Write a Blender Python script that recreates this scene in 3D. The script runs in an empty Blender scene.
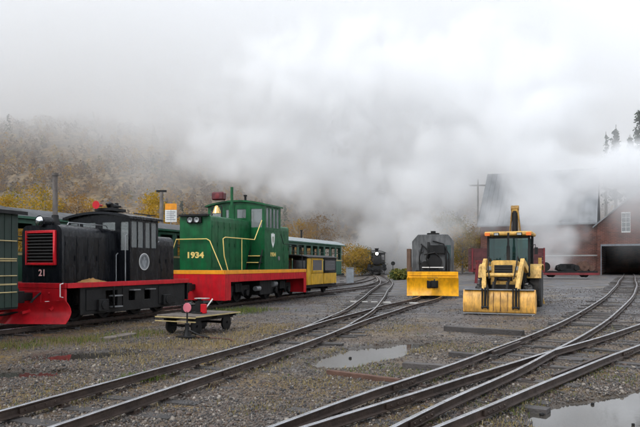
import bpy, bmesh, math, random
import numpy as np
from mathutils import Vector, Matrix
random.seed(7)
RNG = np.random.default_rng(11)
scene = bpy.context.scene
COL = scene.collection
PI = math.pi
# ------------------------------------------------------------------ camera, sky, sun, exposure
cam_d = bpy.data.cameras.new('camera')
cam = bpy.data.objects.new('camera', cam_d)
COL.objects.link(cam)
cam.location = (0, 0, 1.66)
cam.rotation_euler = (PI / 2, 0, 0)
cam_d.sensor_width = 36
cam_d.lens = 36
cam_d.shift_y = 0.0805
cam_d.clip_start = 0.1
cam_d.clip_end = 6000
scene.camera = cam
SUN_EL, SUN_AZ = math.radians(44), math.radians(220)
world = bpy.data.worlds.new('World')
scene.world = world
world.use_nodes = True
wn, wl = world.node_tree.nodes, world.node_tree.links
wn.clear()
wout = wn.new('ShaderNodeOutputWorld')
wbg = wn.new('ShaderNodeBackground')
wbg.inputs['Strength'].default_value = 0.10
wsky = wn.new('ShaderNodeTexSky')
wsky.sky_type = 'NISHITA'
wsky.sun_disc = False
wsky.sun_elevation = SUN_EL
wsky.sun_rotation = SUN_AZ
wco = wn.new('ShaderNodeTexCoord')
wno = wn.new('ShaderNodeTexNoise')
wno.inputs['Scale'].default_value = 2.6
wno.inputs['Detail'].default_value = 7
wno.inputs['Roughness'].default_value = 0.5
wra = wn.new('ShaderNodeValToRGB')
wra.color_ramp.elements[0].position = 0.34
wra.color_ramp.elements[0].color = (6.6, 7.05, 7.7, 1)
wra.color_ramp.elements[1].position = 0.62
wra.color_ramp.elements[1].color = (8.4, 8.85, 9.45, 1)
wmx = wn.new('ShaderNodeMix')
wmx.data_type = 'RGBA'
wmx.inputs['Factor'].default_value = 0.94
wl.new(wco.outputs['Generated'], wno.inputs['Vector'])
wl.new(wno.outputs['Fac'], wra.inputs['Fac'])
wl.new(wsky.outputs['Color'], wmx.inputs['A'])
wl.new(wra.outputs['Color'], wmx.inputs['B'])
wl.new(wmx.outputs['Result'], wbg.inputs['Color'])
wl.new(wbg.outputs['Background'], wout.inputs['Surface'])
sun_d = bpy.data.lights.new('sun', 'SUN')
sun_d.energy = 1.1
sun_d.angle = math.radians(25)
sun_d.color = (1, 0.985, 0.96)
sun = bpy.data.objects.new('sun', sun_d)
COL.objects.link(sun)
sun.rotation_euler = (PI / 2 - SUN_EL, 0, PI - SUN_AZ)
scene.view_settings.view_transform = 'Standard'
scene.view_settings.look = 'None'
scene.view_settings.exposure = 0.74
scene.view_settings.gamma = 1
scene.view_settings.use_curve_mapping = False
scene.render.engine = 'CYCLES'
cy = scene.cycles
cy.use_denoising = True
cy.max_bounces = 16
cy.diffuse_bounces = 2
cy.glossy_bounces = 2
cy.transmission_bounces = 4
cy.transparent_max_bounces = 16
cy.volume_bounces = 12
cy.volume_step_rate = 5.0
cy.volume_max_steps = 256
cy.use_adaptive_sampling = True
cy.adaptive_threshold = 0.04
scene.render.film_transparent = False

# ------------------------------------------------------------------ terrain height
def ss(a, b, x):
    t = np.clip((x - a) / (b - a), 0, 1)
    return t * t * (3 - 2 * t)
def gm(x, y):                       # broad shape of the yard: it rises gently to the right rear
    return 0.5 * ss(2, 14, x) * ss(8, 40, y)

# ------------------------------------------------------------------ materials
def nodes_of(m):
    m.use_nodes = True
    nt = m.node_tree
    nt.nodes.clear()
    out = nt.nodes.new('ShaderNodeOutputMaterial')
    return nt, out
def link(nt, a, b): nt.links.new(a, b)
MATS = {}
def mat(name, col, rough=0.5, metal=0.0, var=0.25, scale=3.0, grime=0.0, gcol=(0.05, 0.04, 0.03), gscale=(2, 2, 0.6),
        bump=0.0, bscale=60.0, coat=0.0, island=0.0, emit=None, spec=0.5):
    """A painted or raw surface: base colour, soft tonal variation, streaky grime, fine relief."""
    m = bpy.data.materials.new(name)
    nt, out = nodes_of(m)
    N = nt.nodes.new
    b = N('ShaderNodeBsdfPrincipled')
    b.inputs['Metallic'].default_value = metal
    b.inputs['Coat Weight'].default_value = coat
    b.inputs['Specular IOR Level'].default_value = spec
    co = N('ShaderNodeTexCoord')
    n1 = N('ShaderNodeTexNoise'); n1.inputs['Scale'].default_value = scale; n1.inputs['Detail'].default_value = 6
    link(nt, co.outputs['Object'], n1.inputs['Vector'])
    hsv = N('ShaderNodeHueSaturation')
    hsv.inputs['Color'].default_value = (*col, 1)
    mr = N('ShaderNodeMapRange')
    mr.inputs['From Min'].default_value = 0.3; mr.inputs['From Max'].default_value = 0.7
    mr.inputs['To Min'].default_value = 1 - var; mr.inputs['To Max'].default_value = 1 + var
    link(nt, n1.outputs['Fac'], mr.inputs['Value'])
    val = mr.outputs['Result']
    if island > 0:
        oi = N('ShaderNodeObjectInfo')
        m2 = N('ShaderNodeMapRange')
        m2.inputs['To Min'].default_value = 1 - island; m2.inputs['To Max'].default_value = 1 + island
        link(nt, oi.outputs['Random'], m2.inputs['Value'])
        mu = N('ShaderNodeMath'); mu.operation = 'MULTIPLY'
        link(nt, val, mu.inputs[0]); link(nt, m2.outputs['Result'], mu.inputs[1])
        val = mu.outputs[0]
    link(nt, val, hsv.inputs['Value'])
    c = hsv.outputs['Color']
    if grime > 0:
        mp = N('ShaderNodeMapping'); mp.inputs['Scale'].default_value = gscale
        link(nt, co.outputs['Object'], mp.inputs['Vector'])
        n2 = N('ShaderNodeTexNoise'); n2.inputs['Scale'].default_value = 3.0; n2.inputs['Detail'].default_value = 9; n2.inputs['Roughness'].default_value = 0.65
        link(nt, mp.outputs['Vector'], n2.inputs['Vector'])
        m3 = N('ShaderNodeMapRange')
        m3.inputs['From Min'].default_value = 0.45; m3.inputs['From Max'].default_value = 0.75
        m3.inputs['To Min'].default_value = 0; m3.inputs['To Max'].default_value = grime
        link(nt, n2.outputs['Fac'], m3.inputs['Value'])
        mx = N('ShaderNodeMix'); mx.data_type = 'RGBA'
        link(nt, m3.outputs['Result'], mx.inputs['Factor'])
        link(nt, c, mx.inputs['A']); mx.inputs['B'].default_value = (*gcol, 1)
        c = mx.outputs['Result']
        m4 = N('ShaderNodeMath'); m4.operation = 'MULTIPLY_ADD'
        link(nt, m3.outputs['Result'], m4.inputs[0]); m4.inputs[1].default_value = 0.45; m4.inputs[2].default_value = rough
        m4.use_clamp = True
        link(nt, m4.outputs[0], b.inputs['Roughness'])
    else:
        m4 = N('ShaderNodeMapRange')
        m4.inputs['To Min'].default_value = max(0.02, rough - 0.12); m4.inputs['To Max'].default_value = min(1, rough + 0.12)
        link(nt, n1.outputs['Fac'], m4.inputs['Value'])
        link(nt, m4.outputs['Result'], b.inputs['Roughness'])
    link(nt, c, b.inputs['Base Color'])
    if bump > 0:
        n3 = N('ShaderNodeTexNoise'); n3.inputs['Scale'].default_value = bscale; n3.inputs['Detail'].default_value = 4
        link(nt, co.outputs['Object'], n3.inputs['Vector'])
        bp = N('ShaderNodeBump'); bp.inputs['Strength'].default_value = bump; bp.inputs['Distance'].default_value = 0.02
        link(nt, n3.outputs['Fac'], bp.inputs['Height'])
        link(nt, bp.outputs['Normal'], b.inputs['Normal'])
    if emit:
        b.inputs['Emission Color'].default_value = (*emit[0], 1)
        b.inputs['Emission Strength'].default_value = emit[1]
    link(nt, b.outputs['BSDF'], out.inputs['Surface'])
    MATS[name] = m
    return m

def glass_mat(name, tint, clear=0.6, rough=0.04, diffuse_col=(0.32, 0.34, 0.34)):
    m = bpy.data.materials.new(name)
    nt, out = nodes_of(m)
    N = nt.nodes.new
    tr = N('ShaderNodeBsdfTransparent'); tr.inputs['Color'].default_value = (*tint, 1)
    gl = N('ShaderNodeBsdfGlossy'); gl.inputs['Roughness'].default_value = rough; gl.inputs['Color'].default_value = (0.9, 0.93, 0.95, 1)
    df = N('ShaderNodeBsdfDiffuse'); df.inputs['Color'].default_value = (*diffuse_col, 1)
    fr = N('ShaderNodeFresnel'); fr.inputs['IOR'].default_value = 1.5
    m1 = N('ShaderNodeMixShader'); m1.inputs[0].default_value = 1 - clear
    link(nt, tr.outputs[0], m1.inputs[1]); link(nt, df.outputs[0], m1.inputs[2])
    m2 = N('ShaderNodeMixShader')
    link(nt, fr.outputs[0], m2.inputs[0]); link(nt, m1.outputs[0], m2.inputs[1]); link(nt, gl.outputs[0], m2.inputs[2])
    link(nt, m2.outputs[0], out.inputs['Surface'])
    MATS[name] = m
    return m

BLACK = mat('black_paint', (0.0045, 0.0052, 0.0075), 0.22, var=0.4, grime=0.5, gcol=(0.014, 0.0145, 0.016), gscale=(2.5, 2.5, 0.4), spec=0.28)
UNDER = mat('black_underframe', (0.009, 0.009, 0.0095), 0.5, var=0.5, grime=0.6, gcol=(0.020, 0.018, 0.017), bump=0.3, bscale=25, spec=0.25)
RED = mat('red_paint', (0.50, 0.010, 0.018), 0.36, var=0.2, grime=0.55, gcol=(0.14, 0.012, 0.014), spec=0.3)
DKRED = mat('dark_red_paint', (0.16, 0.012, 0.016), 0.5, var=0.3, grime=0.4)
GREEN = mat('green_paint', (0.005, 0.088, 0.028), 0.30, var=0.3, grime=0.75, gcol=(0.008, 0.034, 0.014), spec=0.3)
DKGREEN = mat('dark_green_paint', (0.005, 0.022, 0.014), 0.5, var=0.3, grime=0.5, gcol=(0.02, 0.024, 0.02))
COACHGREEN = mat('coach_green_paint', (0.016, 0.085, 0.05), 0.45, var=0.2, grime=0.4, gcol=(0.03, 0.05, 0.035))
YELLOW = mat('yellow_trim_paint', (0.80, 0.30, 0.012), 0.42, var=0.15, grime=0.35, gcol=(0.3, 0.13, 0.02))
GOLD = mat('pale_yellow_paint', (0.72, 0.53, 0.16), 0.5, var=0.1)
CARYELLOW = mat('railcar_yellow_paint', (0.66, 0.38, 0.02), 0.45, var=0.2, grime=0.4, gcol=(0.22, 0.12, 0.03))
PLOWYELLOW = mat('plow_yellow_paint', (0.86, 0.40, 0.008), 0.36, var=0.2, grime=0.7, gcol=(0.32, 0.13, 0.012), spec=0.3)
DIGYELLOW = mat('faded_digger_yellow_paint', (0.66, 0.40, 0.10), 0.5, var=0.3, grime=0.8, gcol=(0.15, 0.085, 0.035), gscale=(3, 3, 2))
BUCKET = mat('worn_bucket_paint', (0.72, 0.38, 0.075), 0.45, var=0.35, grime=0.85, gcol=(0.23, 0.13, 0.06), gscale=(2, 5, 1.2))
WHITE = mat('white_paint', (0.72, 0.72, 0.70), 0.5, var=0.1, grime=0.2, gcol=(0.4, 0.38, 0.35))
CREAM = mat('cream_paint', (0.42, 0.33, 0.15), 0.5, var=0.3, grime=0.6, gcol=(0.35, 0.28, 0.18))
PINK = mat('faded_red_paint', (0.56, 0.15, 0.19), 0.6, var=0.25)
STACK = mat('weathered_stack_iron', (0.13, 0.115, 0.105), 0.6, metal=0.3, var=0.4, grime=0.7, gcol=(0.06, 0.04, 0.03), gscale=(4, 4, 1.2))
STEEL = mat('grey_steel', (0.26, 0.27, 0.28), 0.45, metal=0.6, var=0.25, grime=0.5, gcol=(0.12, 0.09, 0.07))
ROOFGREY = mat('roof_sheet_grey', (0.26, 0.29, 0.30), 0.45, metal=0.1, var=0.2, grime=0.5, gcol=(0.15, 0.15, 0.15))
RUST = mat('rusty_iron', (0.10, 0.052, 0.036), 0.75, metal=0.15, var=0.4, grime=0.5, gcol=(0.05, 0.03, 0.025), bump=0.4, bscale=50)
RAILSIDE = mat('rail_side_rust', (0.055, 0.036, 0.028), 0.5, metal=0.3, var=0.4, scale=5, grime=0.5, gcol=(0.016, 0.013, 0.012), bump=0.3, bscale=40)
RAILTOP = mat('worn_rail_head', (0.42, 0.42, 0.43), 0.26, metal=0.85, var=0.25, scale=4, grime=0.55, gcol=(0.16, 0.13, 0.11), gscale=(1.5, 1.5, 1.5))
SLEEPER = mat('weathered_sleeper_wood', (0.034, 0.029, 0.027), 0.55, var=0.5, scale=2.5, grime=0.6, gcol=(0.085, 0.078, 0.074), gscale=(1.2, 14, 6), bump=0.7, bscale=30, island=0.45)
WOOD = mat('weathered_grey_wood', (0.10, 0.082, 0.07), 0.65, var=0.4, scale=4, grime=0.7, gcol=(0.045, 0.036, 0.03), gscale=(1, 12, 4), bump=0.4, bscale=30, island=0.3)
BROWNWOOD = mat('brown_boards', (0.13, 0.075, 0.05), 0.75, var=0.35, grime=0.5, gscale=(6, 6, 1), bump=0.3, island=0.25)
MAROON = mat('maroon_boards', (0.085, 0.02, 0.022), 0.7, var=0.3, grime=0.5, gscale=(4, 4, 1), island=0.2)
RUBBER = mat('tyre_rubber', (0.022, 0.021, 0.02), 0.8, var=0.3, grime=0.6, gcol=(0.10, 0.085, 0.07), bump=0.3)
BRASS = mat('polished_brass', (0.75, 0.50, 0.20), 0.25, metal=1.0, var=0.1)
CHROME = mat('bright_metal', (0.75, 0.76, 0.78), 0.16, metal=1.0, var=0.1)
LENS = mat('lamp_lens', (0.30, 0.31, 0.31), 0.12, var=0.3, scale=20)
DULL = mat('dull_reflector', (0.33, 0.34, 0.34), 0.35, metal=0.6, var=0.4, scale=14)
ROOFDARK = mat('tarred_roof', (0.035, 0.037, 0.04), 0.5, var=0.4, grime=0.5, gcol=(0.08, 0.08, 0.085))
ORANGE = mat('orange_lens', (0.75, 0.17, 0.02), 0.3, var=0.1)
LAMPON = mat('lit_headlamp', (1, 0.95, 0.85), 0.3, emit=((1.0, 0.93, 0.80), 14))
CANVAS = mat('tan_canvas', (0.26, 0.13, 0.035), 0.85, var=0.35, bump=0.5, bscale=20)
CONCRETE = mat('pale_concrete', (0.42, 0.41, 0.39), 0.8, var=0.2, grime=0.4, gcol=(0.2, 0.19, 0.17), bump=0.3)
SHEDROOF = mat('stained_roof_sheet', (0.27, 0.28, 0.29), 0.6, var=0.35, scale=0.5, grime=0.75, gcol=(0.10, 0.102, 0.106), gscale=(.12, .12, .06))
GREYBOX = mat('galvanised_sheet', (0.24, 0.26, 0.28), 0.55, metal=0.3, var=0.2, grime=0.3, gcol=(0.12, 0.12, 0.12))
DARKIN = mat('dark_interior', (0.03, 0.028, 0.026), 0.9, var=0.3)
POLEWOOD = mat('pole_wood', (0.16, 0.14, 0.125), 0.85, var=0.3, grime=0.4, gscale=(8, 8, .5))
GLASS = glass_mat('window_glass', (0.80, 0.84, 0.85), 0.62, diffuse_col=(0.40, 0.43, 0.43))  # pale diffuse share stands in for bright sky reflected in the panes
TEAL = glass_mat('tinted_cab_glass', (0.50, 0.70, 0.68), 0.86, diffuse_col=(0.06, 0.13, 0.12))

# ------------------------------------------------------------------ mesh building
class MB:
    def __init__(s):
        s.v, s.f, s.m = [], [], []
    def add(s, vs, fs, mi=0, M=None):
        b = len(s.v)
        s.v += [tuple(M @ Vector(p)) for p in vs] if M is not None else [tuple(p) for p in vs]
        s.f += [tuple(b + i for i in f) for f in fs]
        s.m += [mi] * len(fs)
        return s
    def box(s, x0, x1, y0, y1, z0, z1, mi=0, M=None):
        vs = [(x, y, z) for z in (z0, z1) for y in (y0, y1) for x in (x0, x1)]
        return s.add(vs, [(0, 2, 3, 1), (4, 5, 7, 6), (0, 1, 5, 4), (2, 6, 7, 3), (0, 4, 6, 2), (1, 3, 7, 5)], mi, M)
    def bar(s, p0, p1, w, h, mi=0, up=(0, 0, 1)):
        p0, p1 = Vector(p0), Vector(p1)
        d = (p1 - p0); L = d.length; d.normalize()
        u = Vector(up)
        if abs(d.dot(u)) > 0.98: u = Vector((1, 0, 0))
        r = d.cross(u).normalized(); u = r.cross(d)
        M = Matrix(((d.x, r.x, u.x, p0.x), (d.y, r.y, u.y, p0.y), (d.z, r.z, u.z, p0.z), (0, 0, 0, 1)))
        return s.box(0, L, -w / 2, w / 2, -h / 2, h / 2, mi, M)
    def cyl(s, p0, p1, r, n=14, r2=None, mi=0, caps=True):
        p0, p1 = Vector(p0), Vector(p1)
        r2 = r if r2 is None else r2
        d = (p1 - p0).normalized()
        u = Vector((0, 0, 1)) if abs(d.z) < 0.9 else Vector((1, 0, 0))
        a = d.cross(u).normalized(); b = d.cross(a)
        vs = []
        for (c, rr) in ((p0, r), (p1, r2)):
            for i in range(n):
                t = 2 * PI * i / n
                vs.append(c + a * rr * math.cos(t) + b * rr * math.sin(t))
        fs = [(i, (i + 1) % n, n + (i + 1) % n, n + i) for i in range(n)]
        if caps: fs += [tuple(range(n - 1, -1, -1)), tuple(range(n, 2 * n))]
        return s.add(vs, fs, mi)
    def tube(s, pts, r, n=8, mi=0, radii=None):
        pts = [Vector(p) for p in pts]
        vs, fs = [], []
        a = None
        for k, p in enumerate(pts):
            d = (pts[min(k + 1, len(pts) - 1)] - pts[max(k - 1, 0)]).normalized()
            if a is None:
                u = Vector((0, 0, 1)) if abs(d.z) < 0.9 else Vector((1, 0, 0))
                a = d.cross(u).normalized()
            else:
                a = (a - d * a.dot(d)).normalized()
            b = d.cross(a)
            rr = radii[k] if radii else r
            for i in range(n):
                t = 2 * PI * i / n
                vs.append(p + a * rr * math.cos(t) + b * rr * math.sin(t))
        for k in range(len(pts) - 1):
            for i in range(n):
                j = (i + 1) % n
                fs.append((k * n + i, k * n + j, (k + 1) * n + j, (k + 1) * n + i))
        fs += [tuple(range(n - 1, -1, -1)), tuple(range((len(pts) - 1) * n, len(pts) * n))]
        return s.add(vs, fs, mi)
    def lathe(s, prof, p0=(0, 0, 0), axis=(0, 0, 1), n=16, mi=0):
        p0, d = Vector(p0), Vector(axis).normalized()
        u = Vector((0, 0, 1)) if abs(d.z) < 0.9 else Vector((1, 0, 0))
        a = d.cross(u).normalized(); b = d.cross(a)
        vs, fs = [], []
        for (r, h) in prof:
            for i in range(n):
                t = 2 * PI * i / n
                vs.append(p0 + d * h + a * r * math.cos(t) + b * r * math.sin(t))
        for k in range(len(prof) - 1):
            for i in range(n):
                j = (i + 1) % n
                fs.append((k * n + i, k * n + j, (k + 1) * n + j, (k + 1) * n + i))
        fs += [tuple(range(n - 1, -1, -1)), tuple(range((len(prof) - 1) * n, len(prof) * n))]
        return s.add(vs, fs, mi)
    def prism(s, poly, axis, a, b, mi=0):
        """poly: 2-D outline in the two other axes (in xyz order), extruded from a to b along axis."""
        def P(q, t):
            return {'x': (t, q[0], q[1]), 'y': (q[0], t, q[1]), 'z': (q[0], q[1], t)}[axis]
        n = len(poly)
        vs = [P(q, a) for q in poly] + [P(q, b) for q in poly]
        fs = [(i, (i + 1) % n, n + (i + 1) % n, n + i) for i in range(n)]
        fs += [tuple(range(n - 1, -1, -1)), tuple(range(n, 2 * n))]
        return s.add(vs, fs, mi)
    def wall(s, o, u, v, W, H, holes=(), t=0.05, mi=0):
        """A panel of size W x H with rectangular holes, thickness t behind its face (face normal u x v)."""
        o, u, v = Vector(o), Vector(u), Vector(v)
        n = u.cross(v).normalized()
        xs = sorted({0, W, *[h[0] for h in holes], *[h[1] for h in holes]})
        zs = sorted({0, H, *[h[2] for h in holes], *[h[3] for h in holes]})
        def solid(i, j):
            if i < 0 or j < 0 or i >= len(xs) - 1 or j >= len(zs) - 1: return False
            cx, cz = (xs[i] + xs[i + 1]) / 2, (zs[j] + zs[j + 1]) / 2
            return not any(h[0] < cx < h[1] and h[2] < cz < h[3] for h in holes)
        P = lambda x, z, k: o + u * x + v * z - n * (t * k)
        for i in range(len(xs) - 1):
            for j in range(len(zs) - 1):
                if not solid(i, j): continue
                x0, x1, z0, z1 = xs[i], xs[i + 1], zs[j], zs[j + 1]
                vs = [P(x0, z0, 0), P(x1, z0, 0), P(x1, z1, 0), P(x0, z1, 0), P(x0, z0, 1), P(x1, z0, 1), P(x1, z1, 1), P(x0, z1, 1)]
                fs = [(0, 1, 2, 3), (7, 6, 5, 4)]
                if not solid(i - 1, j): fs.append((0, 3, 7, 4))
                if not solid(i + 1, j): fs.append((1, 5, 6, 2))
                if not solid(i, j - 1): fs.append((0, 4, 5, 1))
                if not solid(i, j + 1): fs.append((3, 2, 6, 7))
                s.add(vs, fs, mi)
        return s
    def islands(s):
        par = list(range(len(s.v)))
        def find(a):
            while par[a] != a: par[a] = par[par[a]]; a = par[a]
            return a
        for f in s.f:
            r = find(f[0])
            for q in f[1:]: par[find(q)] = r
        out = {}
        for k, f in enumerate(s.f): out.setdefault(find(f[0]), []).append(k)
        res = []
        for ks in out.values():
            b = MB(); mp = {}
            for k in ks:
                for q in s.f[k]:
                    if q not in mp: mp[q] = len(b.v); b.v.append(s.v[q])
                b.f.append(tuple(mp[q] for q in s.f[k])); b.m.append(s.m[k])
            res.append(b)
        return res
    def each(s, *a, **k):                    # every loose piece becomes a part of its own
        return [b.build(*a, **k) for b in s.islands()]
    def build(s, name, mats, parent=None, bevel=0.0, smooth=35, label=None, segs=1):
        me = bpy.data.meshes.new(name)
        me.from_pydata(s.v, [], s.f)
        mats = mats if isinstance(mats, (list, tuple)) else [mats]
        for m in mats: me.materials.append(m)
        if len(mats) > 1: me.polygons.foreach_set('material_index', s.m)
        bm = bmesh.new(); bm.from_mesh(me)
        bmesh.ops.remove_doubles(bm, verts=bm.verts, dist=1e-5)
        bmesh.ops.recalc_face_normals(bm, faces=bm.faces)
        if bevel > 0:
            es = [e for e in bm.edges if len(e.link_faces) == 2 and e.calc_face_angle(0) > math.radians(40)]
            bmesh.ops.bevel(bm, geom=es, offset=bevel, segments=segs, affect='EDGES', clamp_overlap=True, profile=0.6)
        bm.to_mesh(me); bm.free()
        if smooth:
            me.polygons.foreach_set('use_smooth', [True] * len(me.polygons))
            me.set_sharp_from_angle(angle=math.radians(smooth))
        o = bpy.data.objects.new(name, me)
        COL.objects.link(o)
        if parent is not None: o.parent = parent
        if label: o['label'] = label
        return o

def one(kind, *a, **k):                      # MB with one shape
    b = MB(); getattr(b, kind)(*a, **k); return b
def thing(name, label, cat, loc=(0, 0, 0), rotz=0.0, group=None):
    o = bpy.data.objects.new(name, None)
    o.empty_display_size = 0.3
    COL.objects.link(o)
    o.location = loc; o.rotation_euler = (0, 0, rotz)
    o['label'] = label; o['category'] = cat
    if group: o['group'] = group
    return o
def tag(o, label, cat, group=None):
    o['label'] = label; o['category'] = cat
    if group: o['group'] = group
    return o
def copy_tree(o, parent=None):
    c = o.copy(); COL.objects.link(c); c.parent = parent
    for ch in list(o.children): copy_tree(ch, c)
    return c
def shared(name, src, parent, M):
    """Another piece that shares the mesh of src."""
    o = bpy.data.objects.new(name, src.data); COL.objects.link(o)
    o.parent = parent; o.matrix_local = M
    return o
def raw_mesh(name, verts, faces, mats, parent=None, attr=None, smooth=False):
    """verts (n,3) array, faces (m,k) array: fast path for many small pieces."""
    me = bpy.data.meshes.new(name)
    verts = np.asarray(verts, np.float32); faces = np.asarray(faces, np.int32)
    k = faces.shape[1]
    me.vertices.add(len(verts)); me.vertices.foreach_set('co', verts.ravel())
    me.loops.add(faces.size); me.loops.foreach_set('vertex_index', faces.ravel())
    me.polygons.add(len(faces))
    me.polygons.foreach_set('loop_start', np.arange(0, faces.size, k, dtype=np.int32))
    if smooth: me.polygons.foreach_set('use_smooth', np.ones(len(faces), bool))
    if attr is not None:
        a = me.attributes.new('tint', 'FLOAT', 'POINT')
        a.data.foreach_set('value', np.asarray(attr, np.float32))
    me.update(calc_edges=True)
    me.validate()
    for m in (mats if isinstance(mats, (list, tuple)) else [mats]): me.materials.append(m)
    o = bpy.data.objects.new(name, me); COL.objects.link(o)
    if parent is not None: o.parent = parent
    return o
def lettering(name, text, size, m, parent, loc, xdir, zdir=(0, 0, 1), depth=0.006, bold=0.0, squeeze=1.0):
    cu = bpy.data.curves.new(name, 'FONT')
    cu.body = text; cu.size = size; cu.align_x = 'CENTER'; cu.align_y = 'CENTER'
    cu.extrude = depth; cu.offset = bold; cu.resolution_u = 3
    tmp = bpy.data.objects.new('tmp', cu); COL.objects.link(tmp)
    bpy.context.view_layer.update()
    me = bpy.data.meshes.new_from_object(tmp.evaluated_get(bpy.context.evaluated_depsgraph_get()))
    bpy.data.objects.remove(tmp)
    me.name = name; me.materials.clear(); me.materials.append(m)
    o = bpy.data.objects.new(name, me); COL.objects.link(o)
    x = Vector(xdir).normalized(); z = Vector(zdir).normalized(); n = x.cross(z)
    M = Matrix(((x.x * squeeze, z.x, n.x, loc[0]), (x.y * squeeze, z.y, n.y, loc[1]), (x.z * squeeze, z.z, n.z, loc[2]), (0, 0, 0, 1)))
    o.parent = parent; o.matrix_local = M
    return o
def rounded(hw, z0, z1, r, n=5):             # outline in (y, z): flat bottom, rounded top corners
    p = [(-hw, z0), (hw, z0)]
    for i in range(n + 1):
        t = PI / 2 * i / n
        p.append((hw - r + r * math.cos(t), z1 - r + r * math.sin(t)))
    for i in range(n + 1):
        t = PI / 2 + PI / 2 * i / n
        p.append((-hw + r + r * math.cos(t), z1 - r + r * math.sin(t)))
    return p
def gable(hw, z_side, z_top, n=10):          # outline in (y, z) of the wall under an arched roof
    R = ((hw ** 2) + (z_top - z_side) ** 2) / (2 * (z_top - z_side)); zc = z_top - R
    a = math.asin(min(1, hw / R))
    return [(R * math.sin(-a + 2 * a * i / n), zc + R * math.cos(-a + 2 * a * i / n)) for i in range(n + 1)]
def arch(hw, z_side, z_top, thick, n=10):    # outline in (y, z) of an arched roof sheet
    R = ((hw ** 2) + (z_top - z_side) ** 2) / (2 * (z_top - z_side)); zc = z_top - R
    a = math.asin(min(1, hw / R))
    up = [(R * math.sin(-a + 2 * a * i / n), zc + R * math.cos(-a + 2 * a * i / n)) for i in range(n + 1)]
    return up + [(y, z - thick) for (y, z) in reversed(up)]
# ------------------------------------------------------------------ noise helpers
_LAT = RNG.random((8, 256, 256)).astype(np.float32)
def vnoise(x, y, scale, seed=0):
    x = np.asarray(x, float) / scale + 1000.3 + seed * 17.7; y = np.asarray(y, float) / scale + 1000.7 + seed * 9.1
    xi, yi = np.floor(x).astype(int), np.floor(y).astype(int)
    fx, fy = x - xi, y - yi
    fx, fy = fx * fx * (3 - 2 * fx), fy * fy * (3 - 2 * fy)
    L = _LAT[seed % 8]
    a, b = L[xi % 256, yi % 256], L[(xi + 1) % 256, yi % 256]
    c, d = L[xi % 256, (yi + 1) % 256], L[(xi + 1) % 256, (yi + 1) % 256]
    return (a * (1 - fx) + b * fx) * (1 - fy) + (c * (1 - fx) + d * fx) * fy
def fbm(x, y, scale, seed=0, o=4):
    r, a, t = 0, 0.5, 0
    for i in range(o):
        r = r + a * vnoise(x, y, scale / 2 ** i, seed + i); t += a; a *= 0.5
    return r / t
# puddles: centre, half length, half width, angle, surface level
PUDDLES = [(1.05, 12.25, 2.1, 0.62, math.radians(58), -0.022),
           (3.45, 7.15, 1.55, 0.80, math.radians(46), -0.018),
           (-4.15, 11.9, 0.85, 0.55, math.radians(25), -0.012),
           (-4.75, 9.75, 1.1, 0.36, math.radians(8), -0.012)]
def puddle_mask(x, y, lo=0.75, hi=1.12):
    m = np.zeros(np.shape(x))
    for k, (cx, cy_, a, b, t, lv) in enumerate(PUDDLES):
        dx, dy = x - cx, y - cy_
        p, q = (dx * math.cos(t) + dy * math.sin(t)) / a, (-dx * math.sin(t) + dy * math.cos(t)) / b
        r = np.hypot(p, q) + (fbm(x, y, 0.9, 3 + k) - 0.5) * 0.8
        m = np.maximum(m, 1 - ss(lo, hi, r))
    return m
def gz(x, y):                                # the ground with its small bumps and puddle hollows
    x, y = np.asarray(x, float), np.asarray(y, float)
    near = 1 - ss(40, 80, np.hypot(x, y))
    h = gm(x, y) + near * ((fbm(x, y, 1.6, 1) - 0.5) * 0.045 + (fbm(x, y, 0.35, 5, 2) - 0.5) * 0.022)
    return h - 0.075 * puddle_mask(x, y)
def axis(lo, hi, fine0, fine1, step, grow=1.16):
    a = list(np.arange(fine0, fine1, step)); s, p = step, a[-1]
    while p < hi: s *= grow; p += s; a.append(p)
    s, p = step, a[0]; b = []
    while p > lo: s *= grow; p -= s; b.append(p)
    return np.array(b[::-1] + a)
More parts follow.
